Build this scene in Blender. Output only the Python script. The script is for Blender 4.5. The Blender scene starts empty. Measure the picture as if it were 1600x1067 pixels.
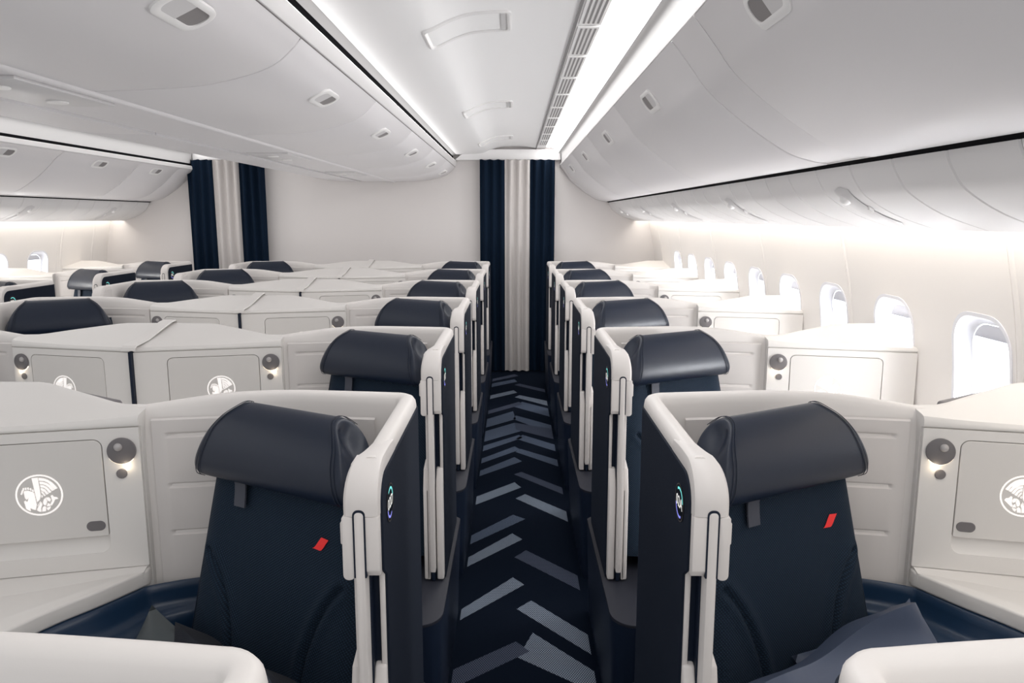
import bpy, bmesh, math, random
from mathutils import Vector, Matrix

random.seed(4)
scn = bpy.context.scene
COL = scn.collection
PI = math.pi

# ------------------------------------------------------------------ layout
F_PX = 1180.0
CAM_H = 1.55
PITCH = math.radians(9.36)
YAW = math.radians(0.194)
XR = 0.298            # aisle face of the right window suites
XL = -0.226           # aisle face of the centre suites on this aisle
XC = -1.35            # cabin centre plane
XCL = 2 * XC - XL     # aisle face of the centre suites on the far aisle
XLW = 2 * XC - XR     # aisle face of the far-left window suites
Y0 = 1.735
PITCH_Y = 1.065
YB = 7.63             # bulkhead
Y_NEAR = -0.9


def mir(x):
    return 2 * XC - x


# ------------------------------------------------------------------ materials
def new_mat(name):
    m = bpy.data.materials.new(name)
    m.use_nodes = True
    nt = m.node_tree
    b = nt.nodes['Principled BSDF']
    return m, nt, b


def plain(name, col, rough=0.5, metal=0.0, bump=0.0, bscale=300.0, emit=None, estr=0.0, coat=0.0, vary=0.0, spec=0.5):
    m, nt, b = new_mat(name)
    b.inputs['Base Color'].default_value = (*col, 1)
    b.inputs['Roughness'].default_value = rough
    b.inputs['Metallic'].default_value = metal
    b.inputs['Specular IOR Level'].default_value = spec
    if coat:
        b.inputs['Coat Weight'].default_value = coat
        b.inputs['Coat Roughness'].default_value = 0.25
    if emit:
        b.inputs['Emission Color'].default_value = (*emit, 1)
        b.inputs['Emission Strength'].default_value = estr
    if bump or vary:
        tc = nt.nodes.new('ShaderNodeTexCoord')
        nz = nt.nodes.new('ShaderNodeTexNoise')
        nz.inputs['Scale'].default_value = bscale
        nz.inputs['Detail'].default_value = 3
        nt.links.new(tc.outputs['Object'], nz.inputs['Vector'])
        if bump:
            bp = nt.nodes.new('ShaderNodeBump')
            bp.inputs['Strength'].default_value = bump
            bp.inputs['Distance'].default_value = 0.002
            nt.links.new(nz.outputs['Fac'], bp.inputs['Height'])
            nt.links.new(bp.outputs['Normal'], b.inputs['Normal'])
        if vary:
            mx = nt.nodes.new('ShaderNodeMix')
            mx.data_type = 'RGBA'
            mx.inputs[6].default_value = (*[c * (1 - vary) for c in col], 1)
            mx.inputs[7].default_value = (*[min(1, c * (1 + vary)) for c in col], 1)
            nt.links.new(nz.outputs['Fac'], mx.inputs[0])
            nt.links.new(mx.outputs[2], b.inputs['Base Color'])
    return m


def weave(name, c1, c2, scale=420.0, rough=0.85):
    """woven seat cloth: small diagonal lattice in object space"""
    m, nt, b = new_mat(name)
    tc = nt.nodes.new('ShaderNodeTexCoord')
    mp = nt.nodes.new('ShaderNodeMapping')
    mp.inputs['Rotation'].default_value = (0, math.radians(35), 0)
    nt.links.new(tc.outputs['Object'], mp.inputs['Vector'])
    w1 = nt.nodes.new('ShaderNodeTexWave'); w1.bands_direction = 'X'
    w2 = nt.nodes.new('ShaderNodeTexWave'); w2.bands_direction = 'Z'
    for w in (w1, w2):
        w.inputs['Scale'].default_value = scale / 6.28
        w.inputs['Distortion'].default_value = 0.6
        nt.links.new(mp.outputs['Vector'], w.inputs['Vector'])
    mu = nt.nodes.new('ShaderNodeMath'); mu.operation = 'MULTIPLY'
    nt.links.new(w1.outputs['Fac'], mu.inputs[0]); nt.links.new(w2.outputs['Fac'], mu.inputs[1])
    mx = nt.nodes.new('ShaderNodeMix'); mx.data_type = 'RGBA'
    mx.inputs[6].default_value = (*c1, 1); mx.inputs[7].default_value = (*c2, 1)
    nt.links.new(mu.outputs[0], mx.inputs[0]); nt.links.new(mx.outputs[2], b.inputs['Base Color'])
    bp = nt.nodes.new('ShaderNodeBump'); bp.inputs['Strength'].default_value = 0.5
    bp.inputs['Distance'].default_value = 0.002
    nt.links.new(mu.outputs[0], bp.inputs['Height']); nt.links.new(bp.outputs['Normal'], b.inputs['Normal'])
    b.inputs['Roughness'].default_value = rough
    b.inputs['Specular IOR Level'].default_value = 0.3
    return m


def dots(name, base, dot, pitch=0.0085, rad=0.36):
    """carpet bar: hexagonal grid of pale dots on navy pile, in object space (floor metres)"""
    m, nt, b = new_mat(name)
    tc = nt.nodes.new('ShaderNodeTexCoord')
    sep = nt.nodes.new('ShaderNodeSeparateXYZ')
    nt.links.new(tc.outputs['Object'], sep.inputs[0])

    def math_(op, a, bb=None):
        n = nt.nodes.new('ShaderNodeMath'); n.operation = op
        for i, v in enumerate((a, bb)):
            if v is None:
                continue
            if isinstance(v, (int, float)):
                n.inputs[i].default_value = v
            else:
                nt.links.new(v, n.inputs[i])
        return n.outputs[0]

    px, py = pitch, pitch * 1.732

    def lattice(ox, oy):
        x = math_('ADD', math_('DIVIDE', sep.outputs['X'], px), ox + 1000)
        y = math_('ADD', math_('DIVIDE', sep.outputs['Y'], py), oy + 1000)
        fx = math_('SUBTRACT', math_('FRACT', x), 0.5)
        fy = math_('MULTIPLY', math_('SUBTRACT', math_('FRACT', y), 0.5), 1.732)
        return math_('SQRT', math_('ADD', math_('MULTIPLY', fx, fx), math_('MULTIPLY', fy, fy)))
    d = math_('MINIMUM', lattice(0, 0), lattice(0.5, 0.5))
    f = math_('LESS_THAN', d, rad)
    mx = nt.nodes.new('ShaderNodeMix'); mx.data_type = 'RGBA'
    mx.inputs[6].default_value = (*base, 1); mx.inputs[7].default_value = (*dot, 1)
    nt.links.new(f, mx.inputs[0]); nt.links.new(mx.outputs[2], b.inputs['Base Color'])
    b.inputs['Roughness'].default_value = 0.95
    b.inputs['Specular IOR Level'].default_value = 0.1
    return m


M = {}
M['white'] = plain('white shell plastic', (0.75, 0.715, 0.69), 0.42, bump=0.03, bscale=900)
M['console'] = plain('white console plastic', (0.72, 0.695, 0.67), 0.38, bump=0.02, bscale=900)
M['door'] = plain('pale grey cabinet door', (0.66, 0.635, 0.61), 0.45, bump=0.02, bscale=900)
M['liner'] = plain('grey white liner panel', (0.66, 0.625, 0.605), 0.5, bump=0.02, bscale=900)
M['column'] = plain('white column plastic', (0.70, 0.665, 0.645), 0.4)
M['navy_panel'] = plain('navy panel fabric', (0.0105, 0.0155, 0.028), 0.75, bump=0.3, bscale=1400, vary=0.25, spec=0.25)
M['navy_base'] = plain('navy base plastic', (0.008, 0.014, 0.03), 0.45, bump=0.1, bscale=700, spec=0.3)
M['ledge'] = plain('charcoal ledge', (0.022, 0.024, 0.034), 0.5, spec=0.3)
M['surround'] = plain('navy surround leather', (0.009, 0.027, 0.062), 0.28, bump=0.05, bscale=500, spec=0.5)
M['leather'] = plain('navy headrest leather', (0.0075, 0.0135, 0.029), 0.38, bump=0.12, bscale=1100, spec=0.52)
M['piping'] = plain('navy piping', (0.010, 0.016, 0.032), 0.5)
M['cloth'] = weave('navy woven seat cloth', (0.006, 0.012, 0.023), (0.017, 0.040, 0.072))
M['strap'] = plain('slate strap', (0.055, 0.06, 0.08), 0.6, bump=0.2, bscale=1500)
M['red'] = plain('red accent stitch', (0.75, 0.025, 0.025), 0.5, emit=(0.8, 0.03, 0.03), estr=0.12)
M['pillow'] = plain('slate blue pillow satin', (0.05, 0.066, 0.108), 0.5, bump=0.1, bscale=800)
M['pillow_green'] = plain('dark green grey pillow satin', (0.05, 0.06, 0.065), 0.5, bump=0.1, bscale=800)
M['blanket_dark'] = plain('dark navy blanket', (0.008, 0.01, 0.016), 0.85, bump=0.3, bscale=500)
M['grey'] = plain('mid grey plastic', (0.155, 0.145, 0.15), 0.45)
M['dark_grey'] = plain('dark grey glass', (0.12, 0.12, 0.13), 0.35)
M['lamp_ball'] = plain('satin silver lamp ball', (0.42, 0.40, 0.40), 0.3)
M['black'] = plain('black gap', (0.002, 0.002, 0.003), 0.9, spec=0.05)
M['seam'] = plain('seam shadow grey', (0.16, 0.15, 0.15), 0.9, spec=0.05)
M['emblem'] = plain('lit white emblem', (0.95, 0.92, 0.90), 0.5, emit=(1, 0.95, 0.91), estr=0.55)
M['warm'] = plain('warm light sliver', (1, 0.9, 0.75), 0.5, emit=(1, 0.86, 0.66), estr=2.2)
M['cyan'] = plain('cyan badge light', (0.1, 0.6, 0.6), 0.5, emit=(0.25, 0.85, 0.8), estr=0.9)
M['violet'] = plain('violet badge light', (0.2, 0.2, 0.7), 0.5, emit=(0.3, 0.32, 0.95), estr=0.9)
M['digit'] = plain('white badge digit', (0.9, 0.9, 0.85), 0.5, emit=(1, 0.98, 0.93), estr=0.9)
M['badge'] = plain('black badge glass', (0.004, 0.006, 0.010), 0.3, spec=0.3)
M['badge_ring'] = plain('badge ring', (0.14, 0.12, 0.11), 0.4)
M['bin'] = plain('overhead bin white', (0.70, 0.68, 0.69), 0.42, bump=0.02, bscale=700)
M['bin_trim'] = plain('bin trim white', (0.68, 0.665, 0.665), 0.4)
M['handle'] = plain('bin handle white', (0.82, 0.805, 0.80), 0.35)
M['handle_in'] = plain('handle recess grey', (0.24, 0.225, 0.225), 0.5)
M['service'] = plain('service panel white', (0.72, 0.705, 0.705), 0.45)
M['service_unit'] = plain('service unit pale grey', (0.62, 0.605, 0.61), 0.35)
M['ceiling'] = plain('ceiling white', (0.92, 0.91, 0.91), 0.45, bump=0.01, bscale=500)
M['lip'] = plain('cove lip white', (0.60, 0.59, 0.59), 0.5)
M['ceiling_edge'] = plain('ceiling edge grey', (0.26, 0.25, 0.25), 0.5)
M['hatch_grey'] = plain('hatch latch grey', (0.58, 0.57, 0.57), 0.5)
M['sidewall'] = plain('sidewall cream white', (0.83, 0.795, 0.765), 0.5, bump=0.02, bscale=600)
M['bulkhead'] = plain('bulkhead white', (0.68, 0.65, 0.64), 0.55, bump=0.02, bscale=600)
M['bezel'] = plain('window bezel', (0.80, 0.80, 0.84), 0.35)
M['pane'] = plain('bright window pane', (0.9, 0.95, 1), 0.2, emit=(0.90, 0.95, 1.0), estr=4.0)
M['shade'] = plain('window shade', (0.72, 0.72, 0.76), 0.5)
M['striplight'] = plain('ceiling strip light', (1, 1, 1), 0.5, emit=(1.0, 0.985, 0.97), estr=7.5)
M['striplight_far'] = plain('far ceiling strip light', (1, 1, 1), 0.5, emit=(1.0, 0.985, 0.97), estr=4.0)
M['cove'] = plain('wall cove light', (1, 1, 1), 0.5, emit=(1.0, 0.94, 0.85), estr=7.5)
M['ceiling_fill'] = plain('added ceiling fill glow', (1, 1, 1), 0.5, emit=(1.0, 0.985, 0.975), estr=5.0)  # glow of the added strip that brightens the ceiling
M['curtain_navy'] = plain('navy curtain cloth', (0.004, 0.0115, 0.026), 0.9, bump=0.2, bscale=900, spec=0.15)
M['curtain_white'] = plain('pale grey curtain cloth', (0.56, 0.53, 0.515), 0.9, bump=0.2, bscale=900, spec=0.15)
M['carpet'] = plain('navy carpet', (0.0028, 0.0062, 0.0145), 0.95, bump=0.6, bscale=600, vary=0.3, spec=0.1)
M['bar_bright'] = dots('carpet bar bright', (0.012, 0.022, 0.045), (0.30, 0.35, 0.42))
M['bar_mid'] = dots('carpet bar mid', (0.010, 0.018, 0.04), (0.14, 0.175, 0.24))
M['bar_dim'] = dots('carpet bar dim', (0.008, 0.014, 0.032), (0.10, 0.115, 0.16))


# ------------------------------------------------------------------ mesh helpers
def finish(bm, name, mats, parent=None, smooth=40, recalc=True):
    if recalc:
        bmesh.ops.recalc_face_normals(bm, faces=bm.faces[:])
    me = bpy.data.meshes.new(name)
    bm.to_mesh(me); bm.free()
    if not isinstance(mats, (list, tuple)):
        mats = [mats]
    for m in mats:
        me.materials.append(m)
    if smooth:
        for p in me.polygons:
            p.use_smooth = True
        me.set_sharp_from_angle(angle=math.radians(smooth))
    o = bpy.data.objects.new(name, me)
    COL.objects.link(o)
    if parent:
        o.parent = parent
    return o


def tag(o, label, cat, group=None):
    o['label'] = label; o['category'] = cat
    if group:
        o['group'] = group
    return o


def struct(o):
    o['kind'] = 'structure'
    return o


def empty(name, loc=(0, 0, 0), rz=0.0):
    o = bpy.data.objects.new(name, None)
    o.empty_display_size = 0.1
    COL.objects.link(o)
    o.location = loc
    o.rotation_euler = (0, 0, rz)
    return o


def dup(root):
    c = root.copy(); COL.objects.link(c)
    for ch in list(root.children):
        d = ch.copy(); COL.objects.link(d); d.parent = c
        for g in list(ch.children):
            e = g.copy(); COL.objects.link(e); e.parent = d
    return c


def grid(bm, rings, closed=False, cap=False, mi=0):
    """quads between successive rings of points"""
    vs = [[bm.verts.new(p) for p in r] for r in rings]
    n = len(vs[0])
    for a, b in zip(vs[:-1], vs[1:]):
        for i in range(n if closed else n - 1):
            j = (i + 1) % n
            try:
                f = bm.faces.new((a[i], a[j], b[j], b[i])); f.material_index = mi
            except ValueError:
                pass
    if cap:
        for r in (vs[0], vs[-1]):
            try:
                f = bm.faces.new(r); f.material_index = mi
            except ValueError:
                pass
    return vs


def poly_prism(bm, pts, fn, d0, d1, bevel=0.0, seg=2, mi=0):
    """2d outline pts extruded from d0 to d1; fn(a, b, d) -> xyz"""
    b2 = bmesh.new()
    v0 = [b2.verts.new((a, b, d0)) for a, b in pts]
    v1 = [b2.verts.new((a, b, d1)) for a, b in pts]
    n = len(pts)
    b2.faces.new(v0); b2.faces.new(v1)
    for i in range(n):
        j = (i + 1) % n
        b2.faces.new((v0[i], v0[j], v1[j], v1[i]))
    bmesh.ops.recalc_face_normals(b2, faces=b2.faces[:])
    if bevel:
        ed = [e for e in b2.edges if len(e.link_faces) == 2 and e.calc_face_angle(0) > 0.5]
        bmesh.ops.bevel(b2, geom=ed, offset=bevel, segments=seg, profile=0.5, affect='EDGES', clamp_overlap=True)
    mp = {}
    for v in b2.verts:
        mp[v] = bm.verts.new(fn(*v.co))
    for f in b2.faces:
        try:
            nf = bm.faces.new([mp[v] for v in f.verts]); nf.material_index = mi
        except ValueError:
            pass
    b2.free()


def box(bm, x0, x1, y0, y1, z0, z1, bevel=0.0, seg=2, mi=0, fn=None):
    fn = fn or (lambda a, b, d: (a, b, d))
    poly_prism(bm, [(x0, y0), (x1, y0), (x1, y1), (x0, y1)], fn, z0, z1, bevel, seg, mi)


def rrect(w0, w1, h0, h1, r, n=6):
    if not isinstance(r, (list, tuple)):
        r = (r, r, r, r)       # bl, br, tr, tl
    pts = []
    cs = [(w0 + r[0], h0 + r[0], PI, r[0]), (w1 - r[1], h0 + r[1], 1.5 * PI, r[1]),
          (w1 - r[2], h1 - r[2], 0, r[2]), (w0 + r[3], h1 - r[3], 0.5 * PI, r[3])]
    for cx, cy, a0, rr in cs:
        if rr <= 1e-6:
            pts.append((cx, cy)); continue
        for i in range(n + 1):
            a = a0 + 0.5 * PI * i / n
            pts.append((cx + rr * math.cos(a), cy + rr * math.sin(a)))
    return pts


def circle(cx, cy, r, n=32, ry=None):
    ry = ry or r
    return [(cx + r * math.cos(2 * PI * i / n), cy + ry * math.sin(2 * PI * i / n)) for i in range(n)]


def tube(bm, path, r, n=8, mi=0, cap=True):
    path = [Vector(p) for p in path]
    rings = []
    up = Vector((0, 0, 1))
    for i, p in enumerate(path):
        t = (path[min(i + 1, len(path) - 1)] - path[max(i - 1, 0)]).normalized()
        s = t.cross(up)
        if s.length < 1e-3:
            s = t.cross(Vector((0, 1, 0)))
        s.normalize(); q = s.cross(t).normalized()
        rings.append([p + s * (r * math.cos(2 * PI * k / n)) + q * (r * math.sin(2 * PI * k / n)) for k in range(n)])
    grid(bm, rings, closed=True, cap=cap, mi=mi)


def plate_with_hole(bm, outer, inner, fn, d_front, d_back, mi=0):
    """flat plate with a hole: front face filled, edge walls outside and inside"""
    b2 = bmesh.new()
    def loop(pts):
        vs = [b2.verts.new((a, b, 0)) for a, b in pts]
        es = [b2.edges.new((vs[i], vs[(i + 1) % len(vs)])) for i in range(len(vs))]
        return vs, es
    vo, eo = loop(outer); vi, ei = loop(inner)
    bmesh.ops.triangle_fill(b2, use_beauty=True, use_dissolve=False, edges=eo + ei)
    mp = {v: bm.verts.new(fn(v.co.x, v.co.y, d_front)) for v in b2.verts}
    for f in b2.faces:
        bm.faces.new([mp[v] for v in f.verts]).material_index = mi
    b2.free()
    for pts in (outer, inner):
        a = [bm.verts.new(fn(x, y, d_front)) for x, y in pts]
        b = [bm.verts.new(fn(x, y, d_back)) for x, y in pts]
        for i in range(len(pts)):
            j = (i + 1) % len(pts)
            bm.faces.new((a[i], a[j], b[j], b[i])).material_index = mi


def lerp(a, b, t):
    return a + (b - a) * t


def interp(x, xs, ys):
    if x <= xs[0]:
        return ys[0]
    for i in range(len(xs) - 1):
        if x <= xs[i + 1]:
            return lerp(ys[i], ys[i + 1], (x - xs[i]) / (xs[i + 1] - xs[i]))
    return ys[-1]


def smooth_path(pts, n=8):
    """Catmull-Rom through points of any dimension"""
    out = []
    P = [Vector(p) for p in pts]
    P = [P[0] * 2 - P[1]] + P + [P[-1] * 2 - P[-2]]
    for i in range(1, len(P) - 2):
        for k in range(n):
            t = k / n
            a, b, c, d = P[i - 1], P[i], P[i + 1], P[i + 2]
            out.append(0.5 * ((2 * b) + (c - a) * t + (2 * a - 5 * b + 4 * c - d) * t * t + (3 * b - a - 3 * c + d) * t ** 3))
    out.append(P[-2])
    return out


def text_mesh(body, size):
    cu = bpy.data.curves.new('txt', 'FONT')
    cu.body = body; cu.size = size; cu.align_x = 'CENTER'; cu.align_y = 'CENTER'
    cu.extrude = 0.0; cu.resolution_u = 3
    o = bpy.data.objects.new('txt', cu)
    COL.objects.link(o)
    dg = bpy.context.evaluated_depsgraph_get()
    dg.update()
    me = bpy.data.meshes.new_from_object(o.evaluated_get(dg))
    bpy.data.objects.remove(o)
    vs = [tuple(v.co) for v in me.vertices]
    fs = [tuple(p.vertices) for p in me.polygons]
    bpy.data.meshes.remove(me); bpy.data.curves.remove(cu)
    return vs, fs


# ------------------------------------------------------------------ suite geometry (local: u inward from aisle, v along cabin, z)
Z_TOP = 1.144


def wall_path():
    pts = [(0, -0.49, Z_TOP), (0, -0.36, Z_TOP), (0, -0.22, Z_TOP), (0, -0.10, Z_TOP)]
    r = 0.055
    for i in range(0, 9):
        a = PI - 0.5 * PI * i / 8
        pts.append((r + r * math.cos(a), -r + 0.008 + r * math.sin(a), Z_TOP))
    tail = smooth_path([(0.055, 0.008, Z_TOP), (0.15, 0.020, Z_TOP), (0.31, 0.034, Z_TOP), (0.45, 0.030, 1.139),
                        (0.55, 0.016, 1.128), (0.66, -0.004, 1.114)], 4)
    pts += [tuple(p) for p in tail[1:]]
    return pts


def offset_ring(path, i):
    p = Vector(path[i][:2])
    a = Vector(path[max(i - 1, 0)][:2]); b = Vector(path[min(i + 1, len(path) - 1)][:2])
    t = (b - a).normalized()
    return p, Vector((t.y, -t.x))


def make_partition(sg):
    L = lambda u, v, z: (sg * u, v, z)
    root = empty('suite_partition')
    path = wall_path()
    # white shell wall with a rolled rim
    bm = bmesh.new()
    rings = []
    for i, (u, v, zt) in enumerate(path):
        p, n = offset_ring(path, i)
        sec = [(0.0, 0.39), (0.0, zt - 0.022), (0.002, zt - 0.010), (0.007, zt - 0.003), (0.014, zt), (0.026, zt),
               (0.033, zt - 0.003), (0.038, zt - 0.010), (0.041, zt - 0.024), (0.044, zt - 0.05), (0.048, zt - 0.085), (0.048, 0.39)]
        rings.append([L(p.x + n.x * a, p.y + n.y * a, z) for a, z in sec])
    grid(bm, rings, closed=True, cap=True)
    finish(bm, 'shell_wall', M['white'], root, 50)
    # navy outer panel on the aisle side
    bm = bmesh.new()
    pl = [(0, 0), (-0.047, 0.395), (-0.047, 1.118), (-0.47, 1.118)]
    for i in range(1, 8):
        a = PI / 2 + (PI / 2) * i / 8
        pl.append((-0.475 + 0.052 * math.cos(a), 1.066 + 0.052 * math.sin(a)))
    pl += [(-0.527, 1.06), (-0.527, 0.955), (-0.50, 0.935), (-0.50, 0.395)]
    pl = pl[1:]
    poly_prism(bm, pl, lambda a, b, d: L(d, a, b), -0.004, 0.002, 0.0015, 1)
    r = 0.055
    rings = []
    for i in range(0, 11):
        a = PI - 0.5 * PI * i / 10
        c, sn = math.cos(a), math.sin(a)
        rings.append([L(r + (r + q) * c, -r + 0.008 + (r + q) * sn, z) for q, z in ((0.0035, 0.395), (0.0035, 1.1165), (0.002, 1.118), (-0.002, 1.118), (-0.002, 0.395))])
    grid(bm, rings, closed=True, cap=True)
    finish(bm, 'side_panel', M['navy_panel'], root, 30)
    # front column
    bm = bmesh.new()
    fn = lambda a, b, d: L(d, a, b)          # outline in (v, z), extruded in u

    def arc_top(v0, v1, ztop, zbot, r):
        pts = [(v1, ztop)]
        for i in range(0, 8):
            a = PI / 2 + (PI / 2) * i / 7
            pts.append((v0 + r + r * math.cos(a), ztop - r + r * math.sin(a)))
        pts += [(v0, zbot), (v1, zbot)]
        return pts
    # hood: the rim widens and rolls down into the column
    st = [(-0.36, Z_TOP - 0.004, 90, 0.036), (-0.40, Z_TOP - 0.0005, 90, 0.0405), (-0.43, Z_TOP + 0.0006, 90, 0.043), (-0.455, Z_TOP + 0.0006, 90, 0.047), (-0.475, Z_TOP + 0.0006, 90, 0.052)]
    for q in range(1, 11):
        a = 90 + 9 * q
        st.append((-0.475 + 0.07 * math.cos(math.radians(a)), 1.074 + 0.07 * math.sin(math.radians(a)), a, 0.052 + 0.010 * math.sin(PI / 2 * q / 10)))
    st.append((-0.545, 1.058, 180, 0.062))
    rings = []
    for v, z, a, W in st:
        nv, nz = math.cos(math.radians(a)), math.sin(math.radians(a))
        sec = [(-0.0006, -0.03), (-0.0006, -0.012), (0.002, -0.004), (0.009, 0.0), (W - 0.016, 0.0), (W - 0.007, -0.0025), (W - 0.002, -0.009), (W, -0.018), (W, -0.03)]
        rings.append([L(u, v + nv * d, z + nz * d) for u, d in sec])
    grid(bm, rings, closed=True, cap=True)
    poly_prism(bm, [(-0.42, 1.125), (-0.47, 1.125), (-0.505, 1.105), (-0.524, 1.075), (-0.524, 1.058), (-0.42, 1.058)], fn, 0.001, 0.059, 0.0)
    # aisle-side frame, upper / waist / lower
    poly_prism(bm, [(-0.45, 1.0575), (-0.545, 1.0575), (-0.545, 0.962), (-0.537, 0.950), (-0.45, 0.95)], fn, 0.0, 0.024, 0.002, 2)
    poly_prism(bm, [(-0.45, 0.955), (-0.505, 0.945), (-0.503, 0.75), (-0.45, 0.745)], fn, 0.0, 0.010, 0.003, 2)
    poly_prism(bm, [(-0.45, 0.775), (-0.508, 0.765), (-0.53, 0.705), (-0.53, 0.40), (-0.45, 0.40)], fn, 0.0, 0.022, 0.005, 3)
    # inner grip block and lower jamb
    poly_prism(bm, rrect(0.0425, 0.0625, 0.945, 1.0575, (0.009, 0.009, 0.004, 0.004), 4), lambda a, b, d: L(a, d, b), -0.545, -0.45, 0.002, 2)
    poly_prism(bm, [(-0.45, 0.95), (-0.508, 0.95), (-0.508, 0.76), (-0.53, 0.70), (-0.53, 0.40), (-0.45, 0.40)], fn, 0.0425, 0.053, 0.003, 2)
    poly_prism(bm, [(-0.45, 0.78), (-0.508, 0.765), (-0.53, 0.70), (-0.53, 0.40), (-0.45, 0.40)], fn, 0.0425, 0.062, 0.005, 3)
    poly_prism(bm, rrect(0.0605, 0.067, 1.005, 1.045, 0.003, 3), lambda a, b, d: L(a, d, b), -0.535, -0.50, 0.002, 2)
    col = finish(bm, 'front_column', M['column'], root, 35)
    bm = bmesh.new()
    box(bm, 0.010, 0.026, 0.395, 1.06, -0.495, -0.47, fn=lambda a, b, d: L(a, d, b))
    box(bm, 0.0215, 0.044, 0.395, 1.06, -0.515, -0.47, fn=lambda a, b, d: L(a, d, b))
    poly_prism(bm, rrect(0.0225, 0.0435, 0.95, 1.070, (0, 0, 0.009, 0.009), 5), lambda a, b, d: L(a, d, b), -0.5462, -0.50)
    box(bm, 0.027, 0.039, 0.398, 0.43, -0.5335, -0.47, 0.001, fn=lambda a, b, d: L(a, d, b))
    sl = finish(bm, 'slot', M['navy_base'], root, 30)
    sl['label'] = 'dark slot for the sliding door'
    bm = bmesh.new()
    poly_prism(bm, rrect(0.0247, 0.0413, 0.432, 1.0665, (0, 0, 0.007, 0.007), 4), lambda a, b, d: L(a, d, b), -0.5475, -0.45, 0.003, 2)
    finish(bm, 'door_edge', M['column'], root, 35)
    # base ledge along the aisle
    bm = bmesh.new()
    pl = [(0.14, -0.80), (0.05, -0.80)]
    for i in range(0, 9):
        a = 1.5 * PI - 0.5 * PI * i / 8
        pl.append((0.05 + 0.066 * math.cos(a), -0.72 + 0.078 * math.sin(a)))
    pl += [(-0.016, -0.02), (0.0, 0.0), (0.14, 0.0)]
    rings = []
    for s, z in ((0.4, 0.0), (0.7, 0.2), (1.0, 0.36), (1.0, 0.386)):
        rings.append([L((u if u > 0.03 else u * s + (1 - s) * 0.006), v, z) for u, v in pl])
    grid(bm, rings, closed=True, cap=True)
    bs = finish(bm, 'base', M['navy_base'], root, 40)
    bm = bmesh.new()
    poly_prism(bm, pl, L, 0.386, 0.3955, 0.003, 2)
    lg = finish(bm, 'base_ledge', M['ledge'], root, 40)
    lg['label'] = 'charcoal ledge on top of the navy base'
    # grooved liner inside the back wall
    bm = bmesh.new()
    fine = smooth_path([(0.055, 0.008), (0.15, 0.020), (0.31, 0.034), (0.45, 0.030), (0.55, 0.016), (0.66, -0.004)], 24)
    us = [q for q in fine if 0.09 <= q.x <= 0.627]
    zs = [0.40, 0.70]
    grooves = [1.050, 0.928, 0.812]
    prof = [(-0.0075, 0), (-0.0055, 0.55), (-0.0025, 1), (0.001, 1), (0.004, 0.6), (0.0062, 0.1), (0.0085, 0)]
    zz = []
    for g in sorted(grooves):
        for dz, dd in prof:
            zz.append((g + dz, dd))
    zz = [(0.40, 0), (0.70, 0)] + zz + [(1.075, 0), (1.086, 0), (1.090, 1.0)]
    rings = []
    for k, q in enumerate(us):
        a = us[max(k - 1, 0)]; b = us[min(k + 1, len(us) - 1)]
        t = (b - a).normalized(); n = Vector((t.y, -t.x))
        mask = min(max((q.x - 0.150) / 0.012, 0), 1) * min(max((0.598 - q.x) / 0.012, 0), 1)
        ring = []
        for z, dd in zz:
            d = 0.0525 - 0.0055 * dd * (mask if z < 1.08 else 1)
            ring.append(L(q.x + n.x * d, q.y + n.y * d, z))
        rings.append(ring)
    grid(bm, rings)
    finish(bm, 'liner_panel', M['liner'], root, 18, recalc=True)
    return root


BADGE_V, BADGE_Z, BADGE_R = -0.457, 1.050, 0.034


def make_badge(sg, text):
    """round seat number badge on the aisle side of a partition; local like the partition"""
    # face basis: normal -u ; reading right = away (+v) for sg<0, near (-v) for sg>0
    rd = -1.0 if sg > 0 else 1.0
    P = lambda a, b, d: (sg * (-0.004 - d), BADGE_V + rd * a, BADGE_Z + b)
    bm = bmesh.new()
    poly_prism(bm, circle(0, 0, BADGE_R, 40), P, 0.0, 0.0012, 0)
    b = finish(bm, 'number_badge', M['badge'], None, 30)
    bm = bmesh.new()
    R = BADGE_R
    def arcband(a0, a1, r0, r1, n, d):
        o = [(r1 * math.cos(lerp(a0, a1, i / n)), r1 * math.sin(lerp(a0, a1, i / n))) for i in range(n + 1)]
        o += [(r0 * math.cos(lerp(a1, a0, i / n)), r0 * math.sin(lerp(a1, a0, i / n))) for i in range(n + 1)]
        return [P(x, y, d) for x, y in o]
    def ringface(pts, bm):
        n = len(pts) // 2
        vs = [bm.verts.new(p) for p in pts]
        for i in range(n - 1):
            bm.faces.new((vs[i], vs[i + 1], vs[2 * n - 2 - i], vs[2 * n - 1 - i]))
    ringface(arcband(0, 2 * PI, R * 0.955, R, 48, 0.0014), bm)
    finish(bm, 'badge_ring', M['badge_ring'], b, 0)
    bm = bmesh.new()
    ringface(arcband(math.radians(12), math.radians(125), R * 0.70, R * 0.82, 20, 0.0014), bm)
    finish(bm, 'badge_arc', M['cyan'], b, 0)['label'] = 'cyan light arc'
    bm = bmesh.new()
    ringface(arcband(math.radians(195), math.radians(300), R * 0.70, R * 0.82, 20, 0.0014), bm)
    finish(bm, 'badge_arc', M['violet'], b, 0)['label'] = 'violet light arc'
    vs, fs = text_mesh(text, 0.0285)
    bm = bmesh.new()
    vv = [bm.verts.new(P(x, y, 0.0016)) for x, y, z in vs]
    for f in fs:
        try:
            bm.faces.new([vv[i] for i in f])
        except ValueError:
            pass
    finish(bm, 'digits', M['digit'], b, 0)['label'] = 'white seat number %s' % text
    return b


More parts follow.
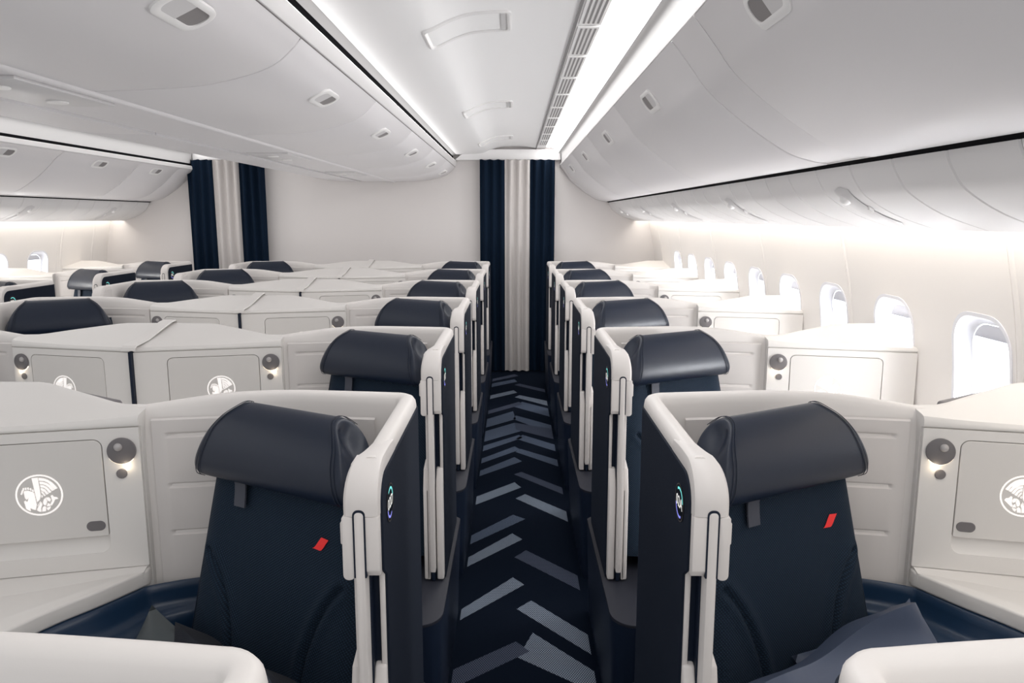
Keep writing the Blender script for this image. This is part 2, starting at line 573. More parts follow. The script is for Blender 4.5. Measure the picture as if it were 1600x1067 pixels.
# ---- emblem outlines, traced in a 925-px square around the roundel (x right, y down)
EMB = [
    [(355, 210), (465, 205), (480, 400), (486, 530), (460, 590), (410, 635), (397, 540)],
    [(476, 210), (560, 222), (640, 252), (720, 312), (770, 370), (800, 412), (745, 430), (700, 362), (640, 306), (570, 272), (480, 262)],
    [(486, 276), (555, 286), (620, 312), (680, 362), (742, 436), (695, 455), (640, 388), (590, 345), (540, 326), (490, 320)],
    [(494, 335), (550, 342), (600, 370), (640, 410), (685, 470), (640, 486), (600, 425), (560, 390), (496, 374)],
    [(498, 388), (540, 396), (580, 425), (632, 495), (590, 515), (560, 462), (530, 434), (498, 428)],
    [(502, 442), (535, 462), (576, 525), (548, 536), (525, 495), (504, 478)],
    [(500, 505), (522, 530), (520, 548), (493, 558)],
    [(190, 432), (225, 422), (262, 420), (345, 445), (378, 476), (386, 560), (395, 645), (402, 665), (372, 766), (330, 755), (290, 735),
     (262, 712), (222, 655), (215, 720), (285, 768), (275, 782), (203, 736), (192, 660), (178, 608), (205, 590), (232, 618), (262, 640),
     (268, 580), (276, 540), (246, 568), (224, 574), (203, 540)],
    [(388, 770), (478, 628), (500, 680), (466, 740), (470, 806), (428, 800)],
    [(480, 806), (498, 735), (530, 708), (562, 728), (550, 800)],
    [(566, 745), (650, 724), (622, 768), (588, 792)],
    [(512, 650), (530, 600), (566, 565), (592, 632), (560, 700), (525, 690)],
    [(574, 562), (630, 562), (660, 600), (640, 640), (602, 622)],
    [(600, 656), (642, 692), (640, 716), (574, 718)],
    [(406, 700), (470, 615), (474, 622), (414, 706)],
    [(662, 538), (690, 525), (720, 558), (772, 568), (796, 600), (736, 606), (692, 676), (660, 712), (638, 690), (682, 622)],
]
for k, (x, y, a) in enumerate(((152, 465, 30), (170, 425, 20), (192, 392, 10), (233, 388, 2), (276, 388, -6), (320, 402, -14), (358, 428, -25))):
    ca, sa = math.cos(math.radians(a)), math.sin(math.radians(a))
    EMB.append([(x + dx * ca - dy * sa, y + dx * sa + dy * ca) for dx, dy in ((-14, -22), (14, -22), (13, 20), (-13, 20))])

C_ANG = math.radians(13)
CE = (math.cos(C_ANG), -math.sin(C_ANG))           # along the console face, inward
CN = (-math.sin(C_ANG), -math.cos(C_ANG))          # out of the face, to the passenger
C_U0, C_V0 = 0.630, -0.075
Z_SEAM = 1.080


def make_console(sg, length, window):
    """cabinet, side table and navy surround of one suite"""
    L = lambda u, v, z: (sg * u, v, z)
    F = lambda a, z, d: L(C_U0 + CE[0] * a + CN[0] * d, C_V0 + CE[1] * a + CN[1] * d, z)
    root = empty('console_cabinet')
    umax = length
    vf = lambda u: C_V0 + (u - C_U0) * CE[1] / CE[0]
    vb = lambda u: interp(u, [0.63, 0.70, 0.80, 0.95, 1.15], [0.0, 0.005, 0.05, 0.125, 0.13])
    zb = lambda u: interp(u, [0.63, 0.70, 0.80, 0.95, 1.15], [1.116, 1.116, 1.128, 1.142, 1.142])
    zf = lambda u: interp(u, [0.63, 0.70, 0.85, 1.15], [1.108, 1.103, 1.098, 1.098])
    # body + moulded top
    bm = bmesh.new()
    rings = []
    N = 16
    D = 0.014
    for i in range(N + 1):
        u = lerp(C_U0, umax, i / N)
        f, b, zbk, zft = vf(u), vb(u), zb(u), zf(u)
        dep = b - f
        inset = 0.0
        rings.append([L(u, f + D, 0.40), L(u, f + D, Z_SEAM - 0.001), L(u, f + 0.006, Z_SEAM - 0.001), L(u, f + 0.006, Z_SEAM + 0.0012), L(u, f + 0.001, Z_SEAM + 0.002),
                      L(u, f, Z_SEAM + 0.005), L(u, f + 0.001, zft - 0.010), L(u, f + 0.006, zft - 0.003), L(u, f + 0.016, zft),
                      L(u, f + dep * 0.5, lerp(zft, zbk, 0.45)), L(u, b - 0.03, zbk - 0.002), L(u, b - 0.012, zbk), L(u, b - 0.003, zbk - 0.004),
                      L(u, b, zbk - 0.014), L(u, b, 0.40)])
    grid(bm, rings, closed=True, cap=True)
    # face plate with the door opening
    amax = (umax - C_U0) / CE[0] - 0.0005
    hole = rrect(0.078, 0.392, 0.786, 1.056, (0.022, 0.022, 0.020, 0.020), 6)
    plate_with_hole(bm, rrect(0.0, amax, 0.745, Z_SEAM - 0.0015, 0.0015, 1), hole, lambda a, b, d: F(a, b, -d), 0.0, 0.0136)
    # finger scoop under the door
    sc = []
    for k in range(9):
        t = k / 8
        sc.append((0.826 - 0.042 * t, 0.0125 - 0.0125 * (t ** 2.2)))
    grid(bm, [[F(0.078, z, -d), F(0.392, z, -d)] for z, d in sc])
    cab = finish(bm, 'cabinet_body', M['console'], root, 38)
    # door
    bm = bmesh.new()
    poly_prism(bm, rrect(0.080, 0.390, 0.826, 1.054, (0.004, 0.004, 0.018, 0.018), 6), lambda a, b, d: F(a, b, d), -0.010, 0.0008, 0.001, 1)
    door = finish(bm, 'cabinet_door', M['door'], root, 35)
    # emblem on the door
    bm = bmesh.new()
    ea, ez, er = 0.2145, 0.935, 0.048
    E = lambda x, y: F(ea - er * x, ez + er * y, 0.0016)
    n = 48
    vo = [bm.verts.new(E(math.cos(2 * PI * i / n), math.sin(2 * PI * i / n))) for i in range(n)]
    vi = [bm.verts.new(E(0.925 * math.cos(2 * PI * i / n), 0.925 * math.sin(2 * PI * i / n))) for i in range(n)]
    for i in range(n):
        j = (i + 1) % n
        bm.faces.new((vo[i], vo[j], vi[j], vi[i]))
    for pl in EMB:
        vs = [bm.verts.new(E((x - 462) / 425, (512 - y) / 360)) for x, y in pl]
        bm.faces.new(vs)
    bmesh.ops.triangulate(bm, faces=[f for f in bm.faces if len(f.verts) > 4])
    finish(bm, 'emblem', M['emblem'], door, 0)['label'] = 'white winged seahorse roundel'
    bm = bmesh.new()
    poly_prism(bm, rrect(0.085, 0.125, 0.840, 0.8635, 0.0117, 8), F, 0.0, 0.0025, 0.001, 1)
    finish(bm, 'latch_button', M['grey'], door, 35)
    # reading light, lamp ball and outlet
    bm = bmesh.new()
    poly_prism(bm, circle(0.038, 1.026, 0.0305, 40), F, -0.004, 0.006, 0.0015, 2)
    lamp = finish(bm, 'reading_light', M['grey'], root, 35)
    bm = bmesh.new()
    cx = F(0.044, 1.036, 0.0045)
    bmesh.ops.create_uvsphere(bm, u_segments=16, v_segments=10, radius=0.0095, matrix=Matrix.Translation(cx))
    finish(bm, 'lamp_ball', M['lamp_ball'], lamp, 60)
    bm = bmesh.new()
    a0, a1 = math.radians(222), math.radians(330)
    pts = [(0.038 + 0.0315 * math.cos(lerp(a0, a1, i / 14)), 1.026 + 0.0315 * math.sin(lerp(a0, a1, i / 14))) for i in range(15)]
    pts += [(0.038 + 0.029 * math.cos(lerp(a1, a0, i / 14)), 1.026 + 0.029 * math.sin(lerp(a1, a0, i / 14))) for i in range(15)]
    poly_prism(bm, pts, F, 0.0005, 0.003)
    finish(bm, 'light_sliver', M['warm'], lamp, 0)['label'] = 'warm glowing light edge'
    bm = bmesh.new()
    poly_prism(bm, circle(0.042, 0.972, 0.0115, 24), F, -0.002, 0.003, 0.001, 1)
    finish(bm, 'outlet', M['grey'], root, 35)
    # side table
    edge = smooth_path([(0.628, -0.085), (0.645, -0.115), (0.690, -0.19), (0.745, -0.27), (0.795, -0.37), (0.83, -0.47), (0.855, -0.58), (0.86, -0.66)], 5)
    edge = [(p.x, p.y) for p in edge]
    bm = bmesh.new()
    pl = edge + [(umax - 0.002, -0.66), (umax - 0.002, vf(umax) + 0.012), (C_U0 + 0.002, vf(C_U0) + 0.012)]
    poly_prism(bm, pl, L, 0.700, 0.738, 0.006, 3)
    # moulded rise against the cabinet
    rings = []
    for i in range(13):
        u = lerp(C_U0 + 0.004, umax - 0.004, i / 12)
        f = vf(u)
        w = min(0.09, 0.02 + 0.30 * (u - C_U0))
        rings.append([L(u, f + 0.006, 0.7435), L(u, f - 0.004, 0.7435), L(u, f - 0.25 * w, 0.7425), L(u, f - w, 0.737), L(u, f - w, 0.72), L(u, f + 0.006, 0.72)])
    grid(bm, rings, closed=True, cap=True)
    finish(bm, 'side_table', M['console'], root, 40)
    # navy moulded surround below the table edge
    bm = bmesh.new()
    sp = [(0.47, -0.038), (0.53, -0.047), (0.60, -0.075)] + [p for p in edge[2::3]]
    sp = [(p.x, p.y) for p in smooth_path(sp, 2)]
    sec = [(-0.006, 0.699), (0.002, 0.697), (0.010, 0.678), (0.018, 0.658), (0.030, 0.647), (0.050, 0.642), (0.078, 0.639), (0.100, 0.630), (0.113, 0.605), (0.118, 0.40), (-0.004, 0.40)]
    rings = []
    for i in range(len(sp)):
        p = Vector(sp[i]); a = Vector(sp[max(i - 1, 0)]); b = Vector(sp[min(i + 1, len(sp) - 1)])
        t = (b - a).normalized(); nn = Vector((t.y, -t.x))
        sc_ = interp(i / (len(sp) - 1), [0, 0.12, 0.45, 1], [0.2, 0.35, 1.0, 1.0])
        rings.append([L(p.x + nn.x * q * sc_, p.y + nn.y * q * sc_, z) for q, z in sec])
    grid(bm, rings, closed=True, cap=True)
    finish(bm, 'armrest_surround', M['surround'], root, 60)
    return root


# ------------------------------------------------------------------ seat (local: faces -y, x to the viewer's right)
DART = [(0.188, 0.83), (0.172, 0.812), (0.150, 0.782), (0.126, 0.735), (0.108, 0.68), (0.100, 0.63), (0.097, 0.58)]


def dart_dist(x, z):
    ax = abs(x)
    best = 9; side = 0
    for (x0, z0), (x1, z1) in zip(DART[:-1], DART[1:]):
        dx, dz = x1 - x0, z1 - z0
        t = max(0, min(1, ((ax - x0) * dx + (z - z0) * dz) / (dx * dx + dz * dz)))
        px, pz = x0 + dx * t, z0 + dz * t
        d = math.hypot(ax - px, z - pz)
        if d < best:
            best = d
            side = (ax - px) * (-dz) + (z - pz) * dx
    return best, side


def make_seat():
    root = empty('suite_seat')
    # backrest
    bm = bmesh.new()
    NZ, NX = 104, 120
    rings = []
    for k in range(NZ + 1):
        z = lerp(0.44, 1.045, k / NZ)
        w = 0.226 + max(0, 1.045 - z) * 0.10
        tz = max(0, (z - 0.985) / 0.06)
        yf = -0.020 - (1.03 - z) * 0.20 + 0.02 * tz ** 2
        th = 0.075
        ring = []
        for i in range(NX + 1):
            s = -1 + 2 * i / NX
            x = w * math.sin(s * PI / 2 * 0.999) if False else w * s
            y = yf + 0.055 * abs(s) ** 9 + 0.006 * (1 - s * s) * -1
            y -= 0.012 * math.exp(-((abs(s) - 0.8) / 0.22) ** 2)
            d, sd = dart_dist(x, z)
            y += 0.011 * math.exp(-(d / 0.0075) ** 2)
            if d < 0.05:
                y -= 0.006 * math.exp(-((d - 0.012) / 0.014) ** 2)
            ring.append((x, y, z))
        wb = min(0.18, w * 0.9)
        for i in range(9):
            s = 1 - 2 * i / 8
            ring.append((wb * s, yf + th + 0.0 * s, z))
        rings.append(ring)
    grid(bm, rings, closed=True, cap=True)
    back = finish(bm, 'backrest', M['cloth'], root, 60)
    # side seam piping of the backrest
    for sx in (-1, 1):
        bm = bmesh.new()
        pts = []
        for k in range(24):
            z = lerp(0.50, 0.985, k / 23)
            w = 0.226 + (1.045 - z) * 0.10
            pts.append((sx * w * 0.93, -0.020 - (1.03 - z) * 0.20 + 0.055 * 0.93 ** 9 - 0.012, z))
        tube(bm, pts, 0.0016, 6)
        finish(bm, 'seam_piping', M['piping'], back, 60)
    # red slanted accent, follows the cloth
    bm = bmesh.new()
    def onback(x, z, lift):
        w = 0.226 + (1.045 - z) * 0.10
        s = x / w
        y = -0.020 - (1.03 - z) * 0.20 + 0.055 * abs(s) ** 9 - 0.006 * (1 - s * s) - 0.012 * math.exp(-((abs(s) - 0.8) / 0.22) ** 2)
        return (x, y - lift, z)
    lo = [(0.104, 0.893), (0.108, 0.8945), (0.113, 0.900), (0.119, 0.909), (0.126, 0.9185)]
    rg = [[onback(x, z, 0.0025), onback(x + 0.021, z - 0.001 + 0.0 * i, 0.0025)] for i, (x, z) in enumerate(lo)]
    grid(bm, rg)
    finish(bm, 'accent_mark', M['red'], back, 0)['label'] = 'small slanted red accent mark'
    # headrest: trapezoid pillow with soft nose
    bm = bmesh.new()
    def hsec(h, dz, y_in, n=30):
        # closed profile in (y,z), scaled height h (0..1)
        prof = [(-0.040, 1.000), (-0.062, 1.002), (-0.076, 1.012), (-0.082, 1.030), (-0.080, 1.055), (-0.071, 1.085), (-0.056, 1.115),
                (-0.038, 1.140), (-0.018, 1.156), (0.004, 1.163), (0.024, 1.158), (0.036, 1.142), (0.038, 1.115), (0.034, 1.06), (0.028, 1.01), (0.010, 1.000)]
        out = []
        for y, z in prof:
            zz = 1.0 + (z - 1.0) * h
            out.append((y, zz))
        return out
    half = 0.222
    hw = lambda z: half - 0.048 * max(0, min(1, (z - 1.0) / 0.15)) - 0.030 * max(0, min(1, (z - 1.10) / 0.052)) ** 2
    SS = [0, 0.25, 0.5, 0.7, 0.82, 0.90, 0.945, 0.972, 0.99, 1.0]
    SS = [-q for q in SS[:0:-1]] + SS
    rings = []
    base = [(y, 0.994 + (z - 1.0) * 0.985) for y, z in hsec(1.0, 0, 0)]
    for q in SS:
        e = max(0.0, (abs(q) - 0.88) / 0.12)
        k_ = 1 - 0.20 * (1 - math.sqrt(max(0, 1 - e * e)))
        cy, cz = -0.022, 1.078
        rings.append([(q * hw(z), cy + (y - cy) * k_, cz + (z - cz) * k_) for y, z in base])
    grid(bm, rings, closed=True, cap=False)
    # slightly domed end faces
    for q in (-1, 1):
        r0 = [(q * hw(z), -0.022 + (y + 0.022) * 0.80, 1.078 + (z - 1.078) * 0.80) for y, z in base]
        r1 = [(q * (hw(z) + 0.004), -0.022 + (y + 0.022) * 0.5, 1.078 + (z - 1.078) * 0.5) for y, z in base]
        vs_ = grid(bm, [r0, r1], closed=True)
        bm.faces.new(vs_[1])
    bmesh.ops.remove_doubles(bm, verts=bm.verts[:], dist=0.0003)
    head = finish(bm, 'headrest', M['leather'], root, 70)
    sb = head.modifiers.new('smooth', 'SUBSURF'); sb.levels = 1; sb.render_levels = 2
    for sx in (-1, 1):
        for off in (0.885, 0.925):
            bm = bmesh.new()
            pts = smooth_path([(sx * off * hw(z), y - 0.0002, z) for y, z in base[1:12]], 3)
            tube(bm, pts, 0.0008, 6)
            finish(bm, 'stitching', M['piping'], head, 60)
    # grey strap under the headrest
    bm = bmesh.new()
    pts = [(-0.055, 1.035), (-0.052, 1.0), (-0.050, 0.985), (-0.052, 0.965), (-0.056, 0.940)]
    rg = []
    for y, z in pts:
        yy = min(y, onback(-0.105, min(z, 1.04), 0)[1] - 0.006)
        rg.append([(-0.118, yy, z), (-0.0865, yy, z), (-0.0865, yy + 0.004, z), (-0.118, yy + 0.004, z)])
    grid(bm, rg, closed=True, cap=True)
    finish(bm, 'strap', M['strap'], root, 40)
    # cushion and shroud
    bm = bmesh.new()
    box(bm, -0.225, 0.195, -0.58, -0.14, 0.36, 0.485, 0.035, 4)
    finish(bm, 'seat_cushion', M['cloth'], root, 60)
    bm = bmesh.new()
    box(bm, -0.18, 0.18, -0.58, -0.05, 0.0, 0.365, 0.03, 3)
    box(bm, -0.165, 0.165, -0.03, 0.045, 0.36, 0.99, 0.02, 3)
    finish(bm, 'seat_frame', M['navy_base'], root, 50)
    return root


# ------------------------------------------------------------------ soft goods
def make_pillow(name, mat, w, h, t, seed, corner=1.0):
    """scatter cushion with drawn-out corners, centred; lies in x-z, thickness y"""
    rnd = random.Random(seed)
    bm = bmesh.new()
    n = 20
    ph = [rnd.uniform(0, 6.28) for _ in range(6)]
    def surf(side):
        rows = []
        for i in range(n + 1):
            r = []
            for j in range(n + 1):
                a = -1 + 2 * i / n; b = -1 + 2 * j / n
                pinch = 1 - 0.10 * (1 - a * a) * abs(b) ** 3 * 1.0
                pinch2 = 1 - 0.10 * (1 - b * b) * abs(a) ** 3
                th = t * (max(0, (1 - a ** 4) * (1 - b ** 4))) ** 0.6
                th += 0.006 * math.sin(5 * a + ph[0]) * math.sin(4 * b + ph[1]) * (1 - a * a) * (1 - b * b)
                th += 0.007 * math.sin(9 * (a + b) + ph[2]) * abs(a * b) * (1 - a ** 4) * (1 - b ** 4)
                bend = 0.020 * math.sin(2.2 * a + ph[3]) * b
                r.append((w / 2 * a * pinch2, side * th + bend, h / 2 * b * pinch))
            rows.append(r)
        return rows
    grid(bm, surf(-1)); grid(bm, surf(1))
    bmesh.ops.remove_doubles(bm, verts=bm.verts[:], dist=0.0004)
    o = finish(bm, name, mat, None, 60)
    return o


def make_blanket(name, mat, w, d, seed):
    rnd = random.Random(seed)
    bm = bmesh.new()
    n, m_ = 26, 22
    ph = [rnd.uniform(0, 6.28) for _ in range(6)]
    def rows(off):
        out = []
        for i in range(n + 1):
            a = -1 + 2 * i / n
            r = []
            for j in range(m_ + 1):
                b = -1 + 2 * j / m_
                z = 0.05 + 0.018 * math.sin(3.1 * a + 1.5 * b + ph[0]) + 0.012 * math.sin(7 * b + 3 * a + ph[1]) + 0.05 * (b + 1) * 0.5
                z *= (1 - 0.65 * abs(a) ** 6) * (1 - 0.55 * max(0, -b) ** 6)
                r.append((w / 2 * a * (1 + 0.05 * math.sin(6 * b + ph[2])), d / 2 * b * (1 + 0.05 * math.sin(5 * a + ph[3])), z * off))
            out.append(r)
        return out
    grid(bm, rows(1.0)); grid(bm, rows(0.05))
    t = rows(1.0); bt = rows(0.05)
    for A, B in ((t[0], bt[0]), (t[-1], bt[-1]), ([r[0] for r in t], [r[0] for r in bt]), ([r[-1] for r in t], [r[-1] for r in bt])):
        grid(bm, [A, B])
    bmesh.ops.remove_doubles(bm, verts=bm.verts[:], dist=0.0002)
    return finish(bm, name, mat, None, 60)


# ------------------------------------------------------------------ place suites
ROWS = {-1: 'cropped row at the bottom edge of the picture', 0: 'nearest full row', 1: 'second row back', 2: 'third row back', 3: 'fourth row back',
        4: 'fifth row back', 5: 'last row before the curtain'}
COLS = {'RW': ('by the right-hand windows', XR, 1, 1.118, 'A'), 'CR': ('centre block right side', XL, -1, 1.118, 'D'),
        'CL': ('centre block left side', XCL, 1, 1.118, 'G'), 'LW': ('by the far-left windows', XLW, -1, 1.118, 'L')}
part_proto = {1: make_partition(1), -1: make_partition(-1)}
cons_proto = {1: make_console(1, 1.118, True), -1: make_console(-1, 1.118, True)}
seat_proto = make_seat()
used = set()


def take(proto):
    if id(proto) in used:
        return dup(proto)
    used.add(id(proto))
    return proto


SEAT_U, SEAT_V = 0.245, -0.205
for ck, (cw, x0, sg, ln, letter) in COLS.items():
    for k in range(-1, 6):
        if ck == 'CL' and k < 1:
            continue
        if ck == 'LW' and k < 3:
            continue
        y0 = Y0 + PITCH_Y * k
        rw = ROWS[k]
        p = take(part_proto[sg]); p.location = (x0, y0, 0)
        tag(p, 'white and navy suite partition, %s, %s' % (cw, rw), 'partition', 'suite partitions')
        if k >= 0:
            has_badge = ck in ('RW', 'CR', 'LW')
            if has_badge:
                b = make_badge(sg, '0%d%s' % (k + 2, letter)); b.parent = p
                b['label'] = 'round black seat number badge'
        if k >= 0:
            c = take(cons_proto[sg]); c.location = (x0, y0, 0)
            tag(c, 'white console cabinet with side table, %s, %s' % (cw, rw), 'cabinet', 'console cabinets')
            s = take(seat_proto)
            s.location = (x0 + sg * SEAT_U, y0 + SEAT_V, 0)
            s.rotation_euler = (0, 0, sg * math.radians(29))
            tag(s, 'navy seat with leather headrest, %s, %s' % (cw, rw), 'seat', 'suite seats')

# centre privacy dividers
bm = bmesh.new()
box(bm, -0.005, 0.005, -0.203, 0.10, 0.40, 1.083, 0.002, 1)
root = empty('privacy_divider')
finish(bm, 'divider_screen', M['navy_base'], root, 30)['label'] = 'dark navy divider edge'
bm = bmesh.new()
rg = []
for v, z in ((-0.208, 1.083), (-0.206, 1.094), (-0.196, 1.101), (-0.10, 1.109), (0.00, 1.130), (0.09, 1.147), (0.125, 1.149), (0.132, 1.142), (0.134, 1.12)):
    rg.append([(-0.026, v, z + 0.001), (-0.023, v, z + 0.005), (0.023, v, z + 0.005), (0.026, v, z + 0.001)])
grid(bm, rg)
finish(bm, 'cap', M['console'], root, 30)
for k in range(1, 6):
    d = root if k == 1 else dup(root)
    d.location = (XC, Y0 + PITCH_Y * k, 0)
    tag(d, 'slim dark privacy divider with white cap between paired cabinets, %s' % ROWS[k], 'divider', 'privacy dividers')

# monitors for the second row, on the back of the nearest consoles
for ck in ('RW', 'CR'):
    cw, x0, sg, ln, letter = COLS[ck]
    L = lambda u, v, z: (sg * u, v, z)
    bm = bmesh.new()
    e = (math.cos(math.radians(31)), math.sin(math.radians(31)))
    n_ = (-e[1], e[0])
    fnm = lambda a, b, d: L(0.76 + e[0] * a + n_[0] * d, 0.075 + e[1] * a + n_[1] * d, b)
    poly_prism(bm, rrect(0.0, 0.30, 0.78, 1.10, 0.012, 4), fnm, 0.0, 0.022, 0.004, 2)
    mr = empty('monitor')
    mr.location = (x0, Y0, 0)
    finish(bm, 'casing', M['grey'], mr, 35)
    bm = bmesh.new()
    poly_prism(bm, rrect(0.012, 0.288, 0.80, 1.088, 0.006, 3), fnm, 0.0215, 0.0235)
    finish(bm, 'screen', M['badge'], mr, 35)
    tag(mr, 'grey monitor edge showing behind the nearest console, %s' % cw, 'monitor', 'seat monitors')

# pillows and blankets on the two nearest seats
def on_seat(o, ck, lx, ly, lz, rx, ry, rz):
    cw, x0, sg, ln, letter = COLS[ck]
    base = Matrix.Translation((x0 + sg * SEAT_U, Y0 + SEAT_V, 0)) @ Matrix.Rotation(sg * math.radians(29), 4, 'Z')
    o.matrix_world = base @ Matrix.Translation((lx, ly, lz)) @ Matrix.Rotation(math.radians(rz), 4, 'Z') @ Matrix.Rotation(math.radians(ry), 4, 'Y') @ Matrix.Rotation(math.radians(rx), 4, 'X')


pw = make_pillow('pillow', M['pillow'], 0.30, 0.26, 0.035, 3)
on_seat(pw, 'RW', 0.130, -0.205, 0.595, -28, -14, -8)
tag(pw, 'slate blue pillow propped on the nearest seat by the right-hand windows', 'pillow', 'pillows')
bl = make_blanket('blanket', M['pillow'], 0.46, 0.30, 5)
on_seat(bl, 'RW', -0.055, -0.285, 0.625, 52, -9, 0)
tag(bl, 'slate blue blanket rumpled on the nearest right-hand window seat', 'blanket', 'blankets')
pw = make_pillow('pillow', M['pillow_green'], 0.34, 0.28, 0.035, 8)
on_seat(pw, 'CR', -0.120, -0.235, 0.575, -34, 15, 8)
tag(pw, 'dark green grey pillow propped on the nearest centre seat', 'pillow', 'pillows')
bl = make_blanket('blanket', M['blanket_dark'], 0.36, 0.30, 9)
on_seat(bl, 'CR', 0.085, -0.30, 0.60, 48, 2, -4)
tag(bl, 'near black blanket folded on the nearest centre seat', 'blanket', 'blankets')


# ------------------------------------------------------------------ cabin shell
def sweepY(bm, prof, y0, y1, mx=False, mi=0, ny=1):
    rg = []
    for k in range(ny + 1):
        y = lerp(y0, y1, k / ny)
        rg.append([((mir(x) if mx else x), y, z) for x, z in prof])
    grid(bm, rg, mi=mi)


def smooth2(pts, n=6):
    return [(p.x, p.y) for p in smooth_path(pts, n)]


# floor with woven chevron bars
VPX, VPY = 804.0, 533.5 - F_PX * math.tan(PITCH)


def floor_pt(px, py):
    """picture point -> place on the floor"""
    cx, cy = (px - 800.0) / F_PX, -(py - 533.5) / F_PX
    d = Vector((cx, 1.0, cy))
    d.rotate(Matrix.Rotation(-PITCH, 3, 'X')); d.rotate(Matrix.Rotation(YAW, 3, 'Z'))
    t = -CAM_H / d.z
    return (d.x * t, d.y * t)


bm = bmesh.new()
vs = [bm.verts.new(p) for p in ((-4.4, Y_NEAR, 0), (1.7, Y_NEAR, 0), (1.7, YB, 0), (-4.4, YB, 0))]
bm.faces.new(vs)
XE0, XE1 = -0.212, 0.276
XM = 0.03


def bar(side, y_edge, y_mid, wid, mi, x_in=None):
    """one slanting bar: from the carpet edge to the middle of the aisle; y at near edges"""
    if side < 0:
        xa, xb = XE0, (XM + 0.03 if x_in is None else x_in)
    else:
        xa, xb = XE1, (XM - 0.02 if x_in is None else x_in)
    pts = [(xa, y_edge), (xb, y_mid), (xb + side * -0.022, y_mid + wid * 0.55), (xb, y_mid + wid), (xa, y_edge + wid)]
    pts = [(xa, y_edge), (xb, y_mid), (xb, y_mid + wid), (xa, y_edge + wid)]
    f = bm.faces.new([bm.verts.new((x, y, 0.0012 + 0.0002 * mi)) for x, y in pts])
    f.material_index = mi


def zoomp(x, y):
    return floor_pt(640 + x / 2.1056, 560 + y / 2.1056)


def barz(side, pe0, pe1, pm0, pm1, mi):
    """corners read as edge-near, edge-far, middle-near, middle-far"""
    e0, e1, m0, m1 = [zoomp(*p) for p in (pe0, pe1, pm0, pm1)]
    xa = XE0 if side < 0 else XE1
    y_e = e0[1]; y_e1 = e1[1]
    f = bm.faces.new([bm.verts.new((x, y, 0.0012 + 0.0002 * mi)) for x, y in ((xa, y_e), (m0[0], m0[1]), (m1[0], m1[1]), (xa, y_e1))])
    f.material_index = mi


BR, MD, DM = 1, 2, 3
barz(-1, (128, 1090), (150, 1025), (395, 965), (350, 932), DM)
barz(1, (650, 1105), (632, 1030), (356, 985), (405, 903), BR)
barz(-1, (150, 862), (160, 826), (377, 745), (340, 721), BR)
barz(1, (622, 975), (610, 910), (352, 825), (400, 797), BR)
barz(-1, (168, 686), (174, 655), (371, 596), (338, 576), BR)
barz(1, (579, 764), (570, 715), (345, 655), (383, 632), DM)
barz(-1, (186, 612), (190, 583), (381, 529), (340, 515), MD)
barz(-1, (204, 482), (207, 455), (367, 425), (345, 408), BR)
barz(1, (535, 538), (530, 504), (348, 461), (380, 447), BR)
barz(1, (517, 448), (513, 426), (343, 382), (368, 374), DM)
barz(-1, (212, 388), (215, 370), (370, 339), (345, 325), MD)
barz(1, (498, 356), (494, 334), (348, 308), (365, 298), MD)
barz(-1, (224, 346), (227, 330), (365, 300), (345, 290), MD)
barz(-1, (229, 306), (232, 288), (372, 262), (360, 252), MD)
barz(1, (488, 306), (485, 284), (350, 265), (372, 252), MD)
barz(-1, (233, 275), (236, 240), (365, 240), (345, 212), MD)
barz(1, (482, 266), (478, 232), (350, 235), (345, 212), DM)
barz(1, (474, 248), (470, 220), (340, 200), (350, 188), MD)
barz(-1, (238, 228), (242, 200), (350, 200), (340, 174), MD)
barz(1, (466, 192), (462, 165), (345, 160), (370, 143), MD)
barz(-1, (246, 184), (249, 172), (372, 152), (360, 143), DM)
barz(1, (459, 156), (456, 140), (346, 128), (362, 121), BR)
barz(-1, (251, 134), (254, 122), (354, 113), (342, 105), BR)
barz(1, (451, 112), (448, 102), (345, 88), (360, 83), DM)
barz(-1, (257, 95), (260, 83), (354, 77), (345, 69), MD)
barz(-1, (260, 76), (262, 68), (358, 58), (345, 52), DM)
struct(finish(bm, 'floor', [M['carpet'], M['bar_bright'], M['bar_mid'], M['bar_dim']], None, 0, recalc=False))

# bulkhead
bm = bmesh.new()
box(bm, -4.4, 1.7, YB, YB + 0.06, 0.0, 2.35)
struct(finish(bm, 'wall_back', M['bulkhead'], None, 30))

# ceilings over both aisles
CEIL = smooth2([(-0.572, 2.152), (-0.45, 2.154), (-0.36, 2.158), (-0.29, 2.172), (-0.22, 2.203), (-0.14, 2.225), (0.0, 2.232), (0.12, 2.227), (0.205, 2.214)], 5)
for mx, nm in ((False, 'ceiling'), (True, 'ceiling')):
    bm = bmesh.new()
    sweepY(bm, CEIL, Y_NEAR, YB, mx)
    sweepY(bm, [(0.205, 2.214), (0.206, 2.206), (0.214, 2.205), (0.216, 2.214)], Y_NEAR, YB, mx, mi=1)
    sweepY(bm, [(0.216, 2.214), (0.305, 2.218)], Y_NEAR, YB, mx)
    sweepY(bm, smooth2([(0.425, 2.170), (0.442, 2.168), (0.452, 2.150), (0.456, 2.11), (0.458, 2.04)], 4), Y_NEAR, YB, mx, mi=3)
    sweepY(bm, [(-0.604, 2.140), (-0.572, 2.152)], Y_NEAR, YB, mx, mi=1)
    struct(finish(bm, nm, [M['ceiling'], M['ceiling_edge'], M['black'], M['lip']], None, 50, recalc=False))
    bm = bmesh.new()
    sweepY(bm, smooth2([(0.305, 2.218), (0.34, 2.216), (0.38, 2.205), (0.410, 2.188), (0.425, 2.170)], 3), Y_NEAR, YB - 0.12, mx)
    o = finish(bm, 'ceiling_light_strip', M['striplight_far'] if mx else M['striplight'], None, 50, recalc=False)
    tag(o, ('bright lit strip along the ceiling of the far-left aisle' if mx else 'bright white light strip along the near aisle ceiling'), 'light')
